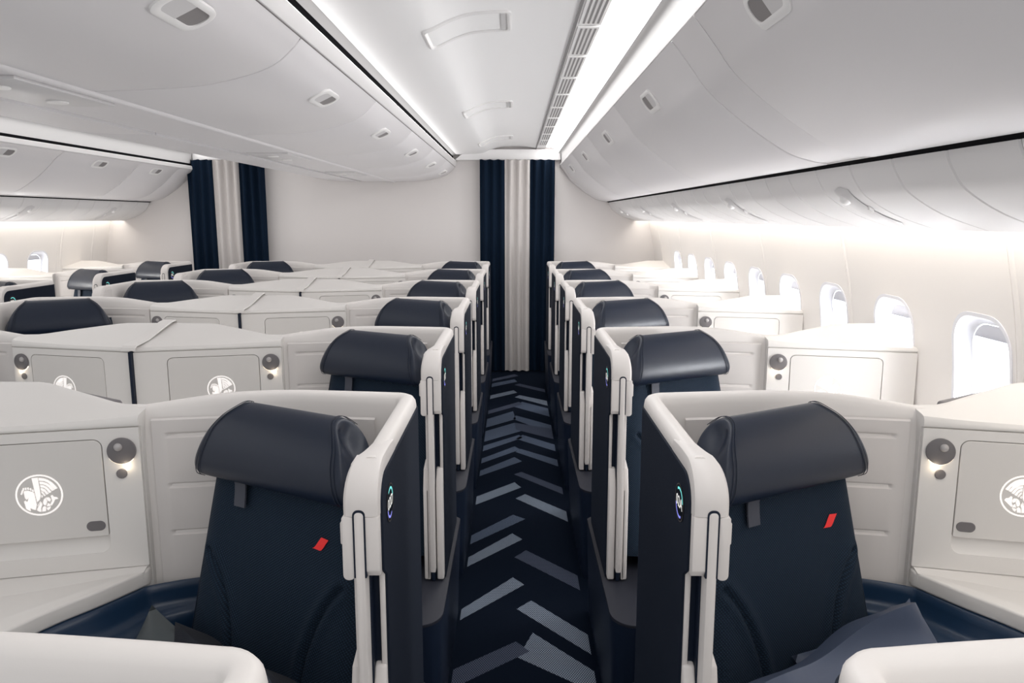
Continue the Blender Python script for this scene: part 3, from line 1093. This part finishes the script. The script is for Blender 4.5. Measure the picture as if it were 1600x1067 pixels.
    # upper lids so no daylight leaks in over the panels
bm = bmesh.new()
box(bm, -4.5, 1.8, Y_NEAR, YB + 0.06, 2.33, 2.36)
struct(finish(bm, 'ceiling', M['ceiling'], None, 30))
# soffit over each curtain
for mx in (False, True):
    bm = bmesh.new()
    pts = [(-0.575, 2.10), (0.448, 2.10), (0.448, 2.20), (0.30, 2.20), (-0.30, 2.20), (-0.42, 2.185), (-0.52, 2.15), (-0.575, 2.11)]
    pts = [(mir(x) if mx else x, z) for x, z in pts]
    poly_prism(bm, pts, lambda a, b, d: (a, d, b), YB - 0.075, YB, 0.004, 2)
    pts = [(-0.60, 2.13), (0.448, 2.185), (0.448, 2.24), (0.2, 2.24), (-0.3, 2.24), (-0.5, 2.19)]
    pts = [(mir(x) if mx else x, z) for x, z in pts]
    poly_prism(bm, pts, lambda a, b, d: (a, d, b), YB - 0.14, YB - 0.10, 0.02, 4) if False else None
    struct(finish(bm, 'trim_2' if mx else 'trim_1', M['ceiling'], None, 40))

# air grilles beside the strip light
proto = empty('air_grille')
bm = bmesh.new()
box(bm, 0.222, 0.302, -0.232, 0.232, 2.2095, 2.2145, 0.0015, 1)
finish(bm, 'grille_frame', M['ceiling'], proto, 30)
for j in range(4):
    bm = bmesh.new()
    x = 0.234 + j * 0.0165
    box(bm, x, x + 0.0075, -0.212, 0.212, 2.2085, 2.211)
    s = finish(bm, 'slot', M['ceiling_edge'], proto, 0)
ORD = ['first', 'second', 'third', 'fourth', 'fifth', 'sixth', 'seventh', 'eighth', 'ninth', 'tenth', 'eleventh', 'twelfth']
gi = 0
for i in range(11):
    y = 2.56 + 0.498 * i - 0.02
    if y > YB - 0.2:
        break
    g = proto if i == 0 else dup(proto)
    g.location = (0, y, 0)
    tag(g, 'white slotted air grille beside the ceiling light strip, %s from the camera' % ORD[i], 'vent', 'ceiling air grilles')

# raised curved hatch frames on the ceiling
def ceil_z(x):
    for (x0, z0), (x1, z1) in zip(CEIL[:-1], CEIL[1:]):
        if x0 <= x <= x1:
            return lerp(z0, z1, (x - x0) / (x1 - x0))
    return CEIL[-1][1]


bm = bmesh.new()
out = rrect(-0.312, -0.012, -0.135, 0.135, 0.02, 4)
inn = rrect(-0.298, -0.026, -0.120, 0.120, 0.012, 4)
def dens(pts, m=10):
    o = []
    for i in range(len(pts)):
        a, b = pts[i], pts[(i + 1) % len(pts)]
        l = math.hypot(b[0] - a[0], b[1] - a[1])
        q = max(1, int(l / 0.02))
        for k in range(q):
            o.append((lerp(a[0], b[0], k / q), lerp(a[1], b[1], k / q)))
    return o
def skewx(p):
    return p
o_, i_ = dens(out), dens(inn)
# one ring of quads: sample both loops by angle
def by_angle(pts, n=72):
    res = []
    for k in range(n):
        a = 2 * PI * k / n
        best = min(pts, key=lambda p: abs(math.atan2(math.sin(math.atan2(p[1] / 0.13, (p[0] + 0.18) / 0.16) - a), math.cos(math.atan2(p[1] / 0.13, (p[0] + 0.18) / 0.16) - a))))
        res.append(best)
    return res
fo, fi = dens(out), dens(inn)
n = 96
def resample(pts, n):
    P = pts + [pts[0]]
    ls = [0]
    for a, b in zip(P[:-1], P[1:]):
        ls.append(ls[-1] + math.hypot(b[0] - a[0], b[1] - a[1]))
    res = []
    for k in range(n):
        t = ls[-1] * k / n
        i = max(j for j in range(len(ls)) if ls[j] <= t + 1e-9)
        i = min(i, len(pts) - 1)
        f = (t - ls[i]) / max(1e-9, ls[i + 1] - ls[i])
        res.append((lerp(P[i][0], P[i + 1][0], f), lerp(P[i][1], P[i + 1][1], f)))
    return res
ro, ri = resample(out, n), resample(inn, n)
grid(bm, [[(x, y, ceil_z(x) + 0.002) for x, y in ro],
          [(x, y, ceil_z(x) - 0.006) for x, y in ro],
          [(lerp(a[0], b[0], .5), lerp(a[1], b[1], .5), ceil_z(a[0]) - 0.009) for a, b in zip(ro, ri)],
          [(x, y, ceil_z(x) - 0.006) for x, y in ri],
          [(x, y, ceil_z(x) + 0.012) for x, y in ri]], closed=True)
proto = empty('ceiling_hatch')
finish(bm, 'hatch_frame', M['handle'], proto, 50)
bm = bmesh.new()
grid(bm, [[(x, y, ceil_z(x) - 0.001) for y in (-0.118, 0.118)] for x in [-0.302 + 0.01 * k for k in range(29)]])
finish(bm, 'hatch_panel', M['ceiling'], proto, 50)
bm = bmesh.new()
grid(bm, [[(x, y, ceil_z(x) - 0.0015 - (0.004 if x > -0.06 else 0)) for y in (-0.112, 0.112)] for x in (-0.048, -0.042, -0.032)])
finish(bm, 'hatch_latch', M['hatch_grey'], proto, 50)
for i, y in enumerate((2.80, 4.78, 6.72)):
    h = proto if i == 0 else dup(proto)
    h.location = (0, y, 0)
    tag(h, 'raised curved hatch frame on the aisle ceiling, %s from the camera' % ORD[i], 'hatch', 'ceiling hatches')

# ---- overhead bins
BIN_R = smooth2([(0.442, 2.040), (0.466, 2.012), (0.505, 1.962), (0.552, 1.902), (0.65, 1.820), (0.78, 1.735), (0.86, 1.707), (0.91, 1.700)], 5)
BIN_C = smooth2([(-0.586, 2.033), (-0.612, 2.004), (-0.665, 1.962), (-0.75, 1.932), (-0.87, 1.908), (-1.03, 1.898), (-1.17, 1.894)], 5)


def at_profile(prof, x):
    for (x0, z0), (x1, z1) in zip(prof[:-1], prof[1:]):
        if min(x0, x1) <= x <= max(x0, x1):
            t = (x - x0) / (x1 - x0)
            p = Vector((x, lerp(z0, z1, t))); d = Vector((x1 - x0, z1 - z0)).normalized()
            return p, d
    return Vector(prof[0]), Vector((1, 0))


def make_bin(prof, back, length, hx, side, mx=False, hand=True, hy=None):
    """bin of given length along +y from its origin; prof lower face, back: points closing the section"""
    T = lambda x, y, z: ((mir(x) if mx else x), y, z)
    root = empty('overhead_bin')
    bm = bmesh.new()
    g = 0.004
    e = 0.006
    rg = []
    cx = sum(p[0] for p in prof) / len(prof); cz = sum(p[1] for p in prof) / len(prof) + 0.15
    loop = prof + back
    for y, sh in ((g, 0.006), (g + 0.0015, 0.0025), (g + e, 0.0), (length - g - e, 0.0), (length - g - 0.0015, 0.0025), (length - g, 0.006)):
        ring = []
        for x, z in loop:
            v = Vector((cx - x, cz - z)).normalized()
            ring.append(T(x + v.x * sh, y, z + v.y * sh))
        rg.append(ring)
    grid(bm, rg, closed=True, cap=True)
    finish(bm, 'bin_door', M['bin'], root, 35)
    if hand:
        p, d = at_profile(prof, hx)
        nrm = Vector((-d.y, d.x))
        if nrm.y > 0:
            nrm = -nrm
        yc = length / 2 if hy is None else hy
        H = lambda a, b, c: T(p.x + d.x * b + nrm.x * c, yc + a, p.y + d.y * b + nrm.y * c)
        bm = bmesh.new()
        out = resample(rrect(-0.098, 0.098, -0.042, 0.042, 0.036, 6), 64)
        mid = resample(rrect(-0.092, 0.092, -0.036, 0.036, 0.031, 6), 64)
        inn = resample(rrect(-0.078, 0.080, -0.028, 0.024, 0.022, 6), 64)
        grid(bm, [[H(a, b, -0.004) for a, b in out], [H(a, b, 0.0045) for a, b in out], [H(a, b, 0.0075) for a, b in mid], [H(a, b, 0.006) for a, b in inn], [H(a, b, 0.0) for a, b in inn]], closed=True)
        hd = finish(bm, 'bin_handle', M['handle'], root, 50)
        bm = bmesh.new()
        f = bm.faces.new([bm.verts.new(H(a, b, 0.0035)) for a, b in inn])
        finish(bm, 'handle_recess', M['handle_in'], hd, 0)['label'] = 'dark grey handle recess'
        bm = bmesh.new()
        pts = [q for q in rrect(-0.078, 0.0, -0.028, 0.024, (0.022, 0, 0, 0.022), 6)]
        poly_prism(bm, pts, H, 0.003, 0.0058)
        finish(bm, 'handle_paddle', M['service_unit'], hd, 30)
    return root


back_r = [(0.93, 1.76), (0.93, 2.30), (0.47, 2.30), (0.47, 2.06)]
ybr = [0.70, 1.98]
bins_r = [(0.66, 1.98)] + [(2.245 + 1.275 * i, 2.245 + 1.275 * (i + 1)) for i in range(4)] + [(7.345, YB)]
proto_r = {}
names = ['nearest the camera', 'second from the camera', 'third from the camera', 'fourth from the camera', 'fifth from the camera', 'short last one by the curtain', 'seventh']
for i, (a, b) in enumerate(bins_r):
    key = round(b - a, 3)
    if key in proto_r:
        o = dup(proto_r[key])
    else:
        o = make_bin(BIN_R, back_r, b - a, 0.500, 1, hand=(b - a) > 0.5, hy=(1.585 - a) if i == 0 else None)
        proto_r[key] = o
    o.location = (0, a, 0)
    tag(o, 'white curved overhead bin above the right windows, %s' % names[i], 'overhead bin', 'right overhead bins')
bm = bmesh.new()
loop = [(x - 0.0, z + 0.0035) for x, z in BIN_R] + back_r
grid(bm, [[(x, y, z) for x, z in loop] for y in (1.981, 2.244)], closed=True, cap=True)
o = finish(bm, 'bin_filler_panel', M['bin'], None, 35)
tag(o, 'narrow white filler panel between the two nearest right bins', 'panel')
# trim rail above right bins
bm = bmesh.new()
sweepY(bm, [(0.470, 2.072), (0.452, 2.072), (0.444, 2.062), (0.445, 2.048), (0.47, 2.047)], Y_NEAR, YB, False)
sweepY(bm, [(0.448, 2.047), (0.446, 2.040)], Y_NEAR, YB, False, mi=1)
struct(finish(bm, 'trim_3', [M['bin_trim'], M['seam']], None, 40, recalc=False))

BIN_L = smooth2([(0.434, 1.998), (0.462, 1.982), (0.505, 1.950), (0.552, 1.902), (0.65, 1.820), (0.78, 1.738), (0.86, 1.712), (0.91, 1.706)], 5)
back_l = [(0.93, 1.76), (0.93, 2.30), (0.47, 2.30), (0.455, 2.02)]
back_c = [(-1.17, 2.30), (-0.66, 2.30), (-0.62, 2.06)]
bounds = [-0.10, 1.04, 2.18, 3.32, 4.46, 5.60, 6.74, YB]
proto_c = {}
names_c = ['cropped one nearest the camera', 'first whole one', 'second', 'third', 'fourth', 'fifth', 'last by the bulkhead']
for side in (0, 1):
    for i in range(len(bounds) - 1):
        a, b = bounds[i], bounds[i + 1]
        if i == 0 or (side == 1 and i < 2):
            continue
        key = (side, round(b - a, 3))
        if key in proto_c:
            o = dup(proto_c[key])
        else:
            o = make_bin(BIN_C, back_c, b - a, -0.668, -1, mx=bool(side))
            proto_c[key] = o
        o.location = (0, a, 0)
        tag(o, ('white centre overhead bin facing the near aisle, %s' if side == 0 else 'underside of centre overhead bin facing the far aisle, %s') % names_c[i],
            'overhead bin', 'centre overhead bins')
# centre rail and service strip between the bin rows, trim and black gaps
bm = bmesh.new()
rail = smooth2([(-1.172, 1.900), (-1.176, 1.889), (-1.190, 1.885), (-1.204, 1.889), (-1.208, 1.896)], 3)
sweepY(bm, rail, 0.9, YB - 0.02)
sweepY(bm, [(-1.208, 1.896), (mir(-1.208), 1.896)], 0.9, YB - 0.02)
struct(finish(bm, 'trim_4', M['bin'], None, 40, recalc=False))
for mx, nm in ((False, 'trim_5'), (True, 'trim_6')):
    bm = bmesh.new()
    sweepY(bm, [(-0.60, 2.0385), (-0.584, 2.0395), (-0.579, 2.045), (-0.570, 2.082), (-0.573, 2.087), (-0.60, 2.088)], Y_NEAR, YB, mx)
    sweepY(bm, [(-0.592, 2.030), (-0.588, 2.040)], Y_NEAR, YB, mx, mi=2)
    sweepY(bm, [(-0.600, 2.089), (-0.606, 2.142)], Y_NEAR, YB, mx, mi=1)
    struct(finish(bm, nm, [M['bin_trim'], M['black'], M['seam']], None, 40, recalc=False))
    bm = bmesh.new()
    sweepY(bm, [(-0.574, 2.0885), (-0.599, 2.0895)], Y_NEAR, YB - 0.1, mx)  # unseen glowing strip added to brighten the ceiling, not a cabin fixture
    o = finish(bm, 'added_fill_strip', M['ceiling_fill'], None, 0, recalc=False)
    tag(o, 'added unseen glow strip above the centre bins, brightening the %s aisle ceiling' % ('far' if mx else 'near'), 'light')
# service units on the centre strip
proto = empty('service_unit')
bm = bmesh.new()
box(bm, XC - 0.115, XC + 0.115, -0.24, 0.24, 1.886, 1.897, 0.004, 2)
finish(bm, 'unit_panel', M['service_unit'], proto, 30)  # solid face panel of the service unit
for q in (-0.13, 0.13):
    bm = bmesh.new()
    poly_prism(bm, circle(XC, q, 0.03, 20), lambda a, b, d: (a, b, d), 1.881, 1.887, 0.002, 1)
    finish(bm, 'lamp', M['handle'], proto, 30)
for i, y in enumerate((2.18, 4.46, 6.2)):
    s = proto if i == 0 else dup(proto)
    s.location = (0, y, 0)
    tag(s, 'pale grey service unit under the centre bins, %s from the camera' % ORD[i], 'service unit', 'centre service units')

# far-left outboard bins
blw = [(4.31, 5.40), (5.40, 6.52), (6.52, 7.25), (7.25, YB)]
pl_ = {}
for i, (a, b) in enumerate(blw):
    key = round(b - a, 3)
    if key in pl_:
        o = dup(pl_[key])
    else:
        o = make_bin(BIN_L, back_l, b - a, 0.500, 1, mx=True, hand=i < 3)
        pl_[key] = o
    o.location = (0, a, 0)
    tag(o, 'white overhead bin above the far-left windows, %s' % ['leftmost in the picture', 'middle one', 'third, beside the left curtain', 'end piece behind the left curtain'][i],
        'overhead bin', 'far-left overhead bins')
bm = bmesh.new()
sweepY(bm, [(0.470, 2.040), (0.440, 2.040), (0.430, 2.034), (0.428, 2.006), (0.434, 2.000), (0.47, 1.998)], 3.5, YB, True)
sweepY(bm, [(0.442, 2.0405), (0.454, 2.062)], 3.5, YB, True, mi=1)
struct(finish(bm, 'trim_7', [M['bin_trim'], M['black']], None, 40, recalc=False))

# service panels under the outboard bins
PSU = smooth2([(0.933, 1.692), (0.938, 1.676), (0.953, 1.648), (0.985, 1.608), (1.07, 1.557), (1.18, 1.518), (1.20, 1.514)], 4)


def make_service(length, nslot, mx=False, unit=True):
    T = lambda x, y, z: ((mir(x) if mx else x), y, z)
    root = empty('overhead_service_unit')
    bm = bmesh.new()
    for k in range(nslot):
        a = length * k / nslot + 0.0015; b = length * (k + 1) / nslot - 0.0015
        loop = PSU + [(1.20, 1.53), (1.21, 1.60), (0.96, 1.72)]
        rg = []
        for y, sh in ((a, 0.004), (a + 0.004, 0), (b - 0.004, 0), (b, 0.004)):
            rg.append([T(x + (sh * 0.6 if j < len(PSU) else 0), y, z + (sh * 0.8 if j < len(PSU) else 0)) for j, (x, z) in enumerate(loop)])
        grid(bm, rg, closed=True, cap=True)
    finish(bm, 'panel_row', M['service'], root, 35)  # row of solid service panels
    if unit:
        yc = length * 0.5
        bm = bmesh.new()
        sel = [p for p in PSU if 0.955 <= p[0] <= 1.16]
        rg = []
        m_ = len(sel)
        for i, (x, z) in enumerate(sel):
            t = i / (m_ - 1)
            hw = 0.05 * min(1, (t * (1 - t) * 14) ** 0.5 + 0.02)
            rg.append([T(x, yc + q * hw, z - 0.002 - 0.006 * (1 - abs(q) ** 4) * min(1, 8 * t * (1 - t) + 0.05)) for q in (-1, -0.9, -0.6, 0, 0.6, 0.9, 1)])
        grid(bm, rg)
        un = finish(bm, 'lamp_unit', M['service_unit'], root, 50, recalc=False)
        bm = bmesh.new()
        p, d = at_profile(PSU, 0.99)
        bmesh.ops.create_uvsphere(bm, u_segments=14, v_segments=8, radius=0.018, matrix=Matrix.Translation(T(p.x - 0.002, yc + 0.012, p.y - 0.002)))
        finish(bm, 'lamp', M['handle'], un, 60)
        bm = bmesh.new()
        p, d = at_profile(PSU, 1.03)
        poly_prism(bm, [(-0.005, -0.008), (0.005, -0.008), (0.004, 0.012), (-0.004, 0.012)], lambda a, b, dd: T(p.x + b * 0.8, yc - 0.058 + a, p.y - b * 0.5 - dd), 0.0, 0.012, 0.001, 1)
        finish(bm, 'hook', M['handle'], un, 40)
    return root


proto = None
sy = [0.48 + 1.2 * i for i in range(6)]
for i, a in enumerate(sy):
    b = min(a + 1.2, YB)
    if proto is None:
        o = proto = make_service(1.2, 5)
    elif b - a > 1.19:
        o = dup(proto)
    else:
        o = make_service(b - a, 5)
    o.location = (0, a, 0)
    tag(o, 'white curved service panel under the right bins, %s from the camera' % ORD[i], 'service panel', 'right service panels')
proto = None
for i, (a, b) in enumerate([(4.0, 5.2), (5.2, 6.4), (6.4, YB)]):
    if proto is None:
        o = proto = make_service(1.2, 5, True)
    elif abs(b - a - 1.2) < 0.01:
        o = dup(proto)
    else:
        o = make_service(b - a, 5, True)
    o.location = (0, a, 0)
    tag(o, 'white service panel under the far-left bins, %s' % ['leftmost', 'middle one', 'by the bulkhead'][i], 'service panel', 'far-left service panels')
for mx, nm, y0_ in ((False, 'trim_8', Y_NEAR), (True, 'trim_9', 3.0)):
    bm = bmesh.new()
    sweepY(bm, [(0.9105, 1.7005), (0.934, 1.692), (0.94, 1.70)], y0_, YB, mx)
    struct(finish(bm, nm, M['black'], None, 0, recalc=False))
    # light trough along the wall above the windows
    bm = bmesh.new()
    sweepY(bm, [(1.215, 1.575), (1.30, 1.575)], y0_, YB - 0.02, mx)
    o = finish(bm, 'wall_wash_light', M['cove'], None, 0, recalc=False)
    tag(o, 'hidden warm light trough washing the %s wall above the windows' % ('far-left' if mx else 'right'), 'light')

# ---- sidewalls with windows
SIDE = smooth2([(1.318, 1.60), (1.335, 1.52), (1.362, 1.40), (1.386, 1.29), (1.405, 1.17), (1.418, 1.05), (1.424, 0.92), (1.424, 0.74)], 5)
SIDE_Z = [z for x, z in SIDE][::-1]; SIDE_X = [x for x, z in SIDE][::-1]


def side_x(z):
    return interp(z, SIDE_Z, SIDE_X)


WZ, WHW, WHH, WRAD = 1.075, 0.148, 0.190, 0.10
CELL = 0.533


def cell_wall(bm, yc, mx, hole=True):
    T = lambda x, y, z: ((mir(x) if mx else x), y, z)
    y0_, y1_, z0_, z1_ = yc - CELL / 2, yc + CELL / 2, 0.74, 1.60
    n = 72
    inn = resample(rrect(-WHW, WHW, -WHH, WHH, WRAD, 8), n)
    rings = []
    for t in (0, 0.08, 0.2, 0.35, 0.5, 0.65, 0.8, 0.9, 1.0):
        r = []
        for a, b in inn:
            # outward ray to the cell rectangle
            dy, dz = a, b
            ts = []
            if dy > 1e-6: ts.append((CELL / 2) / dy)
            if dy < -1e-6: ts.append((-CELL / 2) / dy)
            if dz > 1e-6: ts.append((z1_ - WZ) / dz)
            if dz < -1e-6: ts.append((z0_ - WZ) / dz)
            k = min(ts)
            y = lerp(a, a * k, t); z = WZ + lerp(b, b * k, t)
            r.append(T(side_x(z), yc + y, z))
        rings.append(r)
    grid(bm, rings, closed=True)
    # corners of the cell
    for cy_, cz_ in ((-CELL / 2, z0_), (CELL / 2, z0_), (-CELL / 2, z1_), (CELL / 2, z1_)):
        pass


def wall_strip(bm, ya, yb, mx, z0_=0.0, z1_=1.60, x_pts=None):
    zs = [z for z in [1.6, 1.52, 1.40, 1.29, 1.17, 1.05, 0.92, 0.74, 0.5, 0.25, 0.0] if z0_ - 1e-6 <= z <= z1_ + 1e-6]
    grid(bm, [[((mir(side_x(z)) if mx else side_x(z)), y, z) for z in zs] for y in (ya, yb)])


def make_window(n_, yc, mx):
    T = lambda x, y, z: ((mir(x) if mx else x), y, z)
    root = empty('window_%d' % n_)
    struct(root)
    root.location = (0, yc, 0)
    n = 72
    L0 = resample(rrect(-WHW, WHW, -WHH, WHH, WRAD, 8), n)
    L1 = resample(rrect(-WHW + 0.012, WHW - 0.012, -WHH + 0.012, WHH - 0.012, WRAD - 0.008, 8), n)
    L2 = resample(rrect(-WHW + 0.03, WHW - 0.03, -WHH + 0.03, WHH - 0.03, WRAD - 0.018, 8), n)
    L3 = resample(rrect(-WHW + 0.036, WHW - 0.036, -WHH + 0.036, WHH - 0.036, WRAD - 0.02, 8), n)
    def ring(lp, off):
        return [T(side_x(WZ + b) + off, a, WZ + b) for a, b in lp]
    bm = bmesh.new()
    grid(bm, [ring(L0, 0.0005), ring(L0, -0.003), ring(L1, -0.002), ring(L1, 0.004), ring(L2, 0.040), ring(L3, 0.042), ring(L3, 0.052)], closed=True)
    finish(bm, 'window_frame', M['bezel'], root, 45)
    bm = bmesh.new()
    bm.faces.new([bm.verts.new(p) for p in ring(L3, 0.047)])
    finish(bm, 'window_pane', M['pane'], root, 0)
    bm = bmesh.new()
    top = [(a, b) for a, b in resample(rrect(-WHW + 0.038, WHW - 0.038, -WHH + 0.036, WHH - 0.038, WRAD - 0.02, 8), 72) if b > WHH - 0.082]
    top.sort()
    lo = [(a, WHH - 0.080) for a, b in top]
    grid(bm, [[T(side_x(WZ + b) + 0.043, a, WZ + b) for a, b in top], [T(side_x(WZ + b) + 0.043, a, WZ + b) for a, b in lo], [T(side_x(WZ + b) + 0.036, a, WZ + b) for a, b in lo]])
    finish(bm, 'window_shade', M['shade'], root, 30)
    return root


def build_side(mx, name, ks, y_start):
    bm = bmesh.new()
    lastb = y_start
    for k in ks:
        yc = 2.25 + CELL * k
        a, b = yc - CELL / 2, yc + CELL / 2
        if a > lastb + 0.001:
            wall_strip(bm, lastb, a, mx, 0.74)
        cell_wall(bm, yc, mx)
        lastb = b
    if lastb < YB:
        wall_strip(bm, lastb, YB, mx, 0.74)
    wall_strip(bm, y_start, YB, mx, 0.0, 0.74)
    bmesh.ops.remove_doubles(bm, verts=bm.verts[:], dist=0.0005)
    struct(finish(bm, name, M['sidewall'], None, 50, recalc=False))


build_side(False, 'wall_right', range(-3, 9), Y_NEAR)
build_side(True, 'wall_left', [6, 7, 8], Y_NEAR)
wn = 1
for k in range(-1, 9):
    make_window(wn, 2.25 + CELL * k, False); wn += 1
make_window(wn, 2.25 + CELL * 8, True); wn += 1
make_window(wn, 2.25 + CELL * 7, True); wn += 1
# wall panel beads
tn = 10
for mx, ys in ((False, (2.07, 3.135, 4.20, 5.265, 6.33, 7.2)), (True, (5.85, 6.84, 7.35))):
    for y in ys:
        bm = bmesh.new()
        pts = [((mir(side_x(z)) if mx else side_x(z)) + (0.003 if mx else -0.003) * 0, y, z) for z in [1.56 - 0.05 * q for q in range(17)]]
        rg = []
        for x, yy, z in pts:
            s = 1 if mx else -1
            rg.append([(x - s * 0.001, yy - 0.012, z), (x + s * 0.004, yy - 0.008, z), (x + s * 0.005, yy, z), (x + s * 0.004, yy + 0.006, z), (x - s * 0.003, yy + 0.008, z), (x - s * 0.003, yy + 0.011, z), (x + s * 0.002, yy + 0.014, z), (x - s * 0.001, yy + 0.02, z)])
        grid(bm, rg)
        struct(finish(bm, 'trim_%d' % tn, M['sidewall'], None, 50, recalc=False)); tn += 1

# ---- curtains
def curtain(x0, x1, label, lean=0.0):
    root = empty('curtain', (0, 0, 0))
    w = (x1 - x0) / 3
    for k, mt in enumerate(('curtain_navy', 'curtain_white', 'curtain_navy')):
        bm = bmesh.new()
        nx, nz = 60, 10
        rg = []
        for j in range(nz + 1):
            z = lerp(0.012, 2.098, j / nz)
            r = []
            for i in range(nx + 1):
                t = i / nx
                x = x0 + w * (k + t)
                amp = 0.020 + 0.004 * math.sin(3 * z + k)
                s = math.sin(2 * PI * (x - x0) / 0.081 + 0.5 * math.sin(1.7 * z + x * 4))
                y = YB - 0.115 + amp * (abs(s) ** 0.8) * (1 if s > 0 else -1)
                r.append((x + lean * (2.1 - z), y, z + (0.006 * s if j == nz else 0)))
            rg.append(r)
        grid(bm, rg)
        o = finish(bm, 'curtain_panel', M[mt], root, 70, recalc=False)
        o['label'] = 'pale grey middle panel' if k == 1 else 'navy panel'
    tag(root, label, 'curtain', 'aisle curtains')


curtain(-0.340, 0.392, 'navy and pale grey striped curtain at the end of the near aisle')
curtain(-3.19, -2.44, 'navy and pale grey striped curtain at the end of the far-left aisle')

# ------------------------------------------------------------------ light
w = bpy.data.worlds.new('World'); scn.world = w
w.use_nodes = True
w.node_tree.nodes['Background'].inputs[0].default_value = (0.95, 0.97, 1.0, 1)
w.node_tree.nodes['Background'].inputs[1].default_value = 0.6


def area(name, loc, rot, sx, sy, power, col=(1, 1, 1), spread=180):
    l = bpy.data.lights.new(name, 'AREA'); l.shape = 'RECTANGLE'
    l.size, l.size_y, l.energy, l.color = sx, sy, power, col
    l.spread = math.radians(spread)
    o = bpy.data.objects.new(name, l); COL.objects.link(o)
    o.location = loc; o.rotation_euler = rot
    return o


# daylight entering through the right-hand windows (lamps just inside the glass)
for k in range(-1, 9):
    area('daylight_lamp', (1.459, 2.25 + CELL * k, 1.075), (0, math.radians(88), 0), 0.27, 0.20, 9.5, (0.97, 0.98, 1.0), 160)
for k in range(6, 9):
    area('daylight_lamp', (mir(1.459), 2.25 + CELL * k, 1.075), (0, math.radians(-88), 0), 0.27, 0.20, 6.0, (1.0, 0.98, 0.95), 150)
# warm reading lights glowing below their discs on the nearest cabinets
for ck in ('RW', 'CR', 'CL'):
    cw, x0, sg, ln, letter = COLS[ck]
    for k in (0, 1):
        if ck == 'CL' and k == 0:
            continue
        a, z, d = 0.030, 0.989, 0.012
        l = bpy.data.lights.new('reading_glow', 'POINT'); l.energy = 0.02; l.shadow_soft_size = 0.004; l.color = (1, 0.84, 0.62)
        o = bpy.data.objects.new('reading_glow', l); COL.objects.link(o)
        o.location = (x0 + sg * (C_U0 + CE[0] * a + CN[0] * d), Y0 + PITCH_Y * k + C_V0 + CE[1] * a + CN[1] * d, z)

# ------------------------------------------------------------------ camera
cam = bpy.data.cameras.new('camera')
cam.sensor_width = 36.0
cam.lens = 36.0 * F_PX / 1600.0
cam.clip_start = 0.02
co = bpy.data.objects.new('camera', cam); COL.objects.link(co)
co.location = (0, 0, CAM_H)
co.rotation_euler = (PI / 2 - PITCH, 0, YAW)
scn.camera = co
scn.view_settings.view_transform = 'Standard'
scn.view_settings.look = 'None'
scn.view_settings.exposure = -0.28
scn.cycles.max_bounces = 8
scn.cycles.diffuse_bounces = 5
scn.cycles.use_denoising = True

# soft ambient interreflection
scn.cycles.use_fast_gi = True
scn.cycles.fast_gi_method = 'ADD'
w.light_settings.ao_factor = 0.30
w.light_settings.distance = 0.6
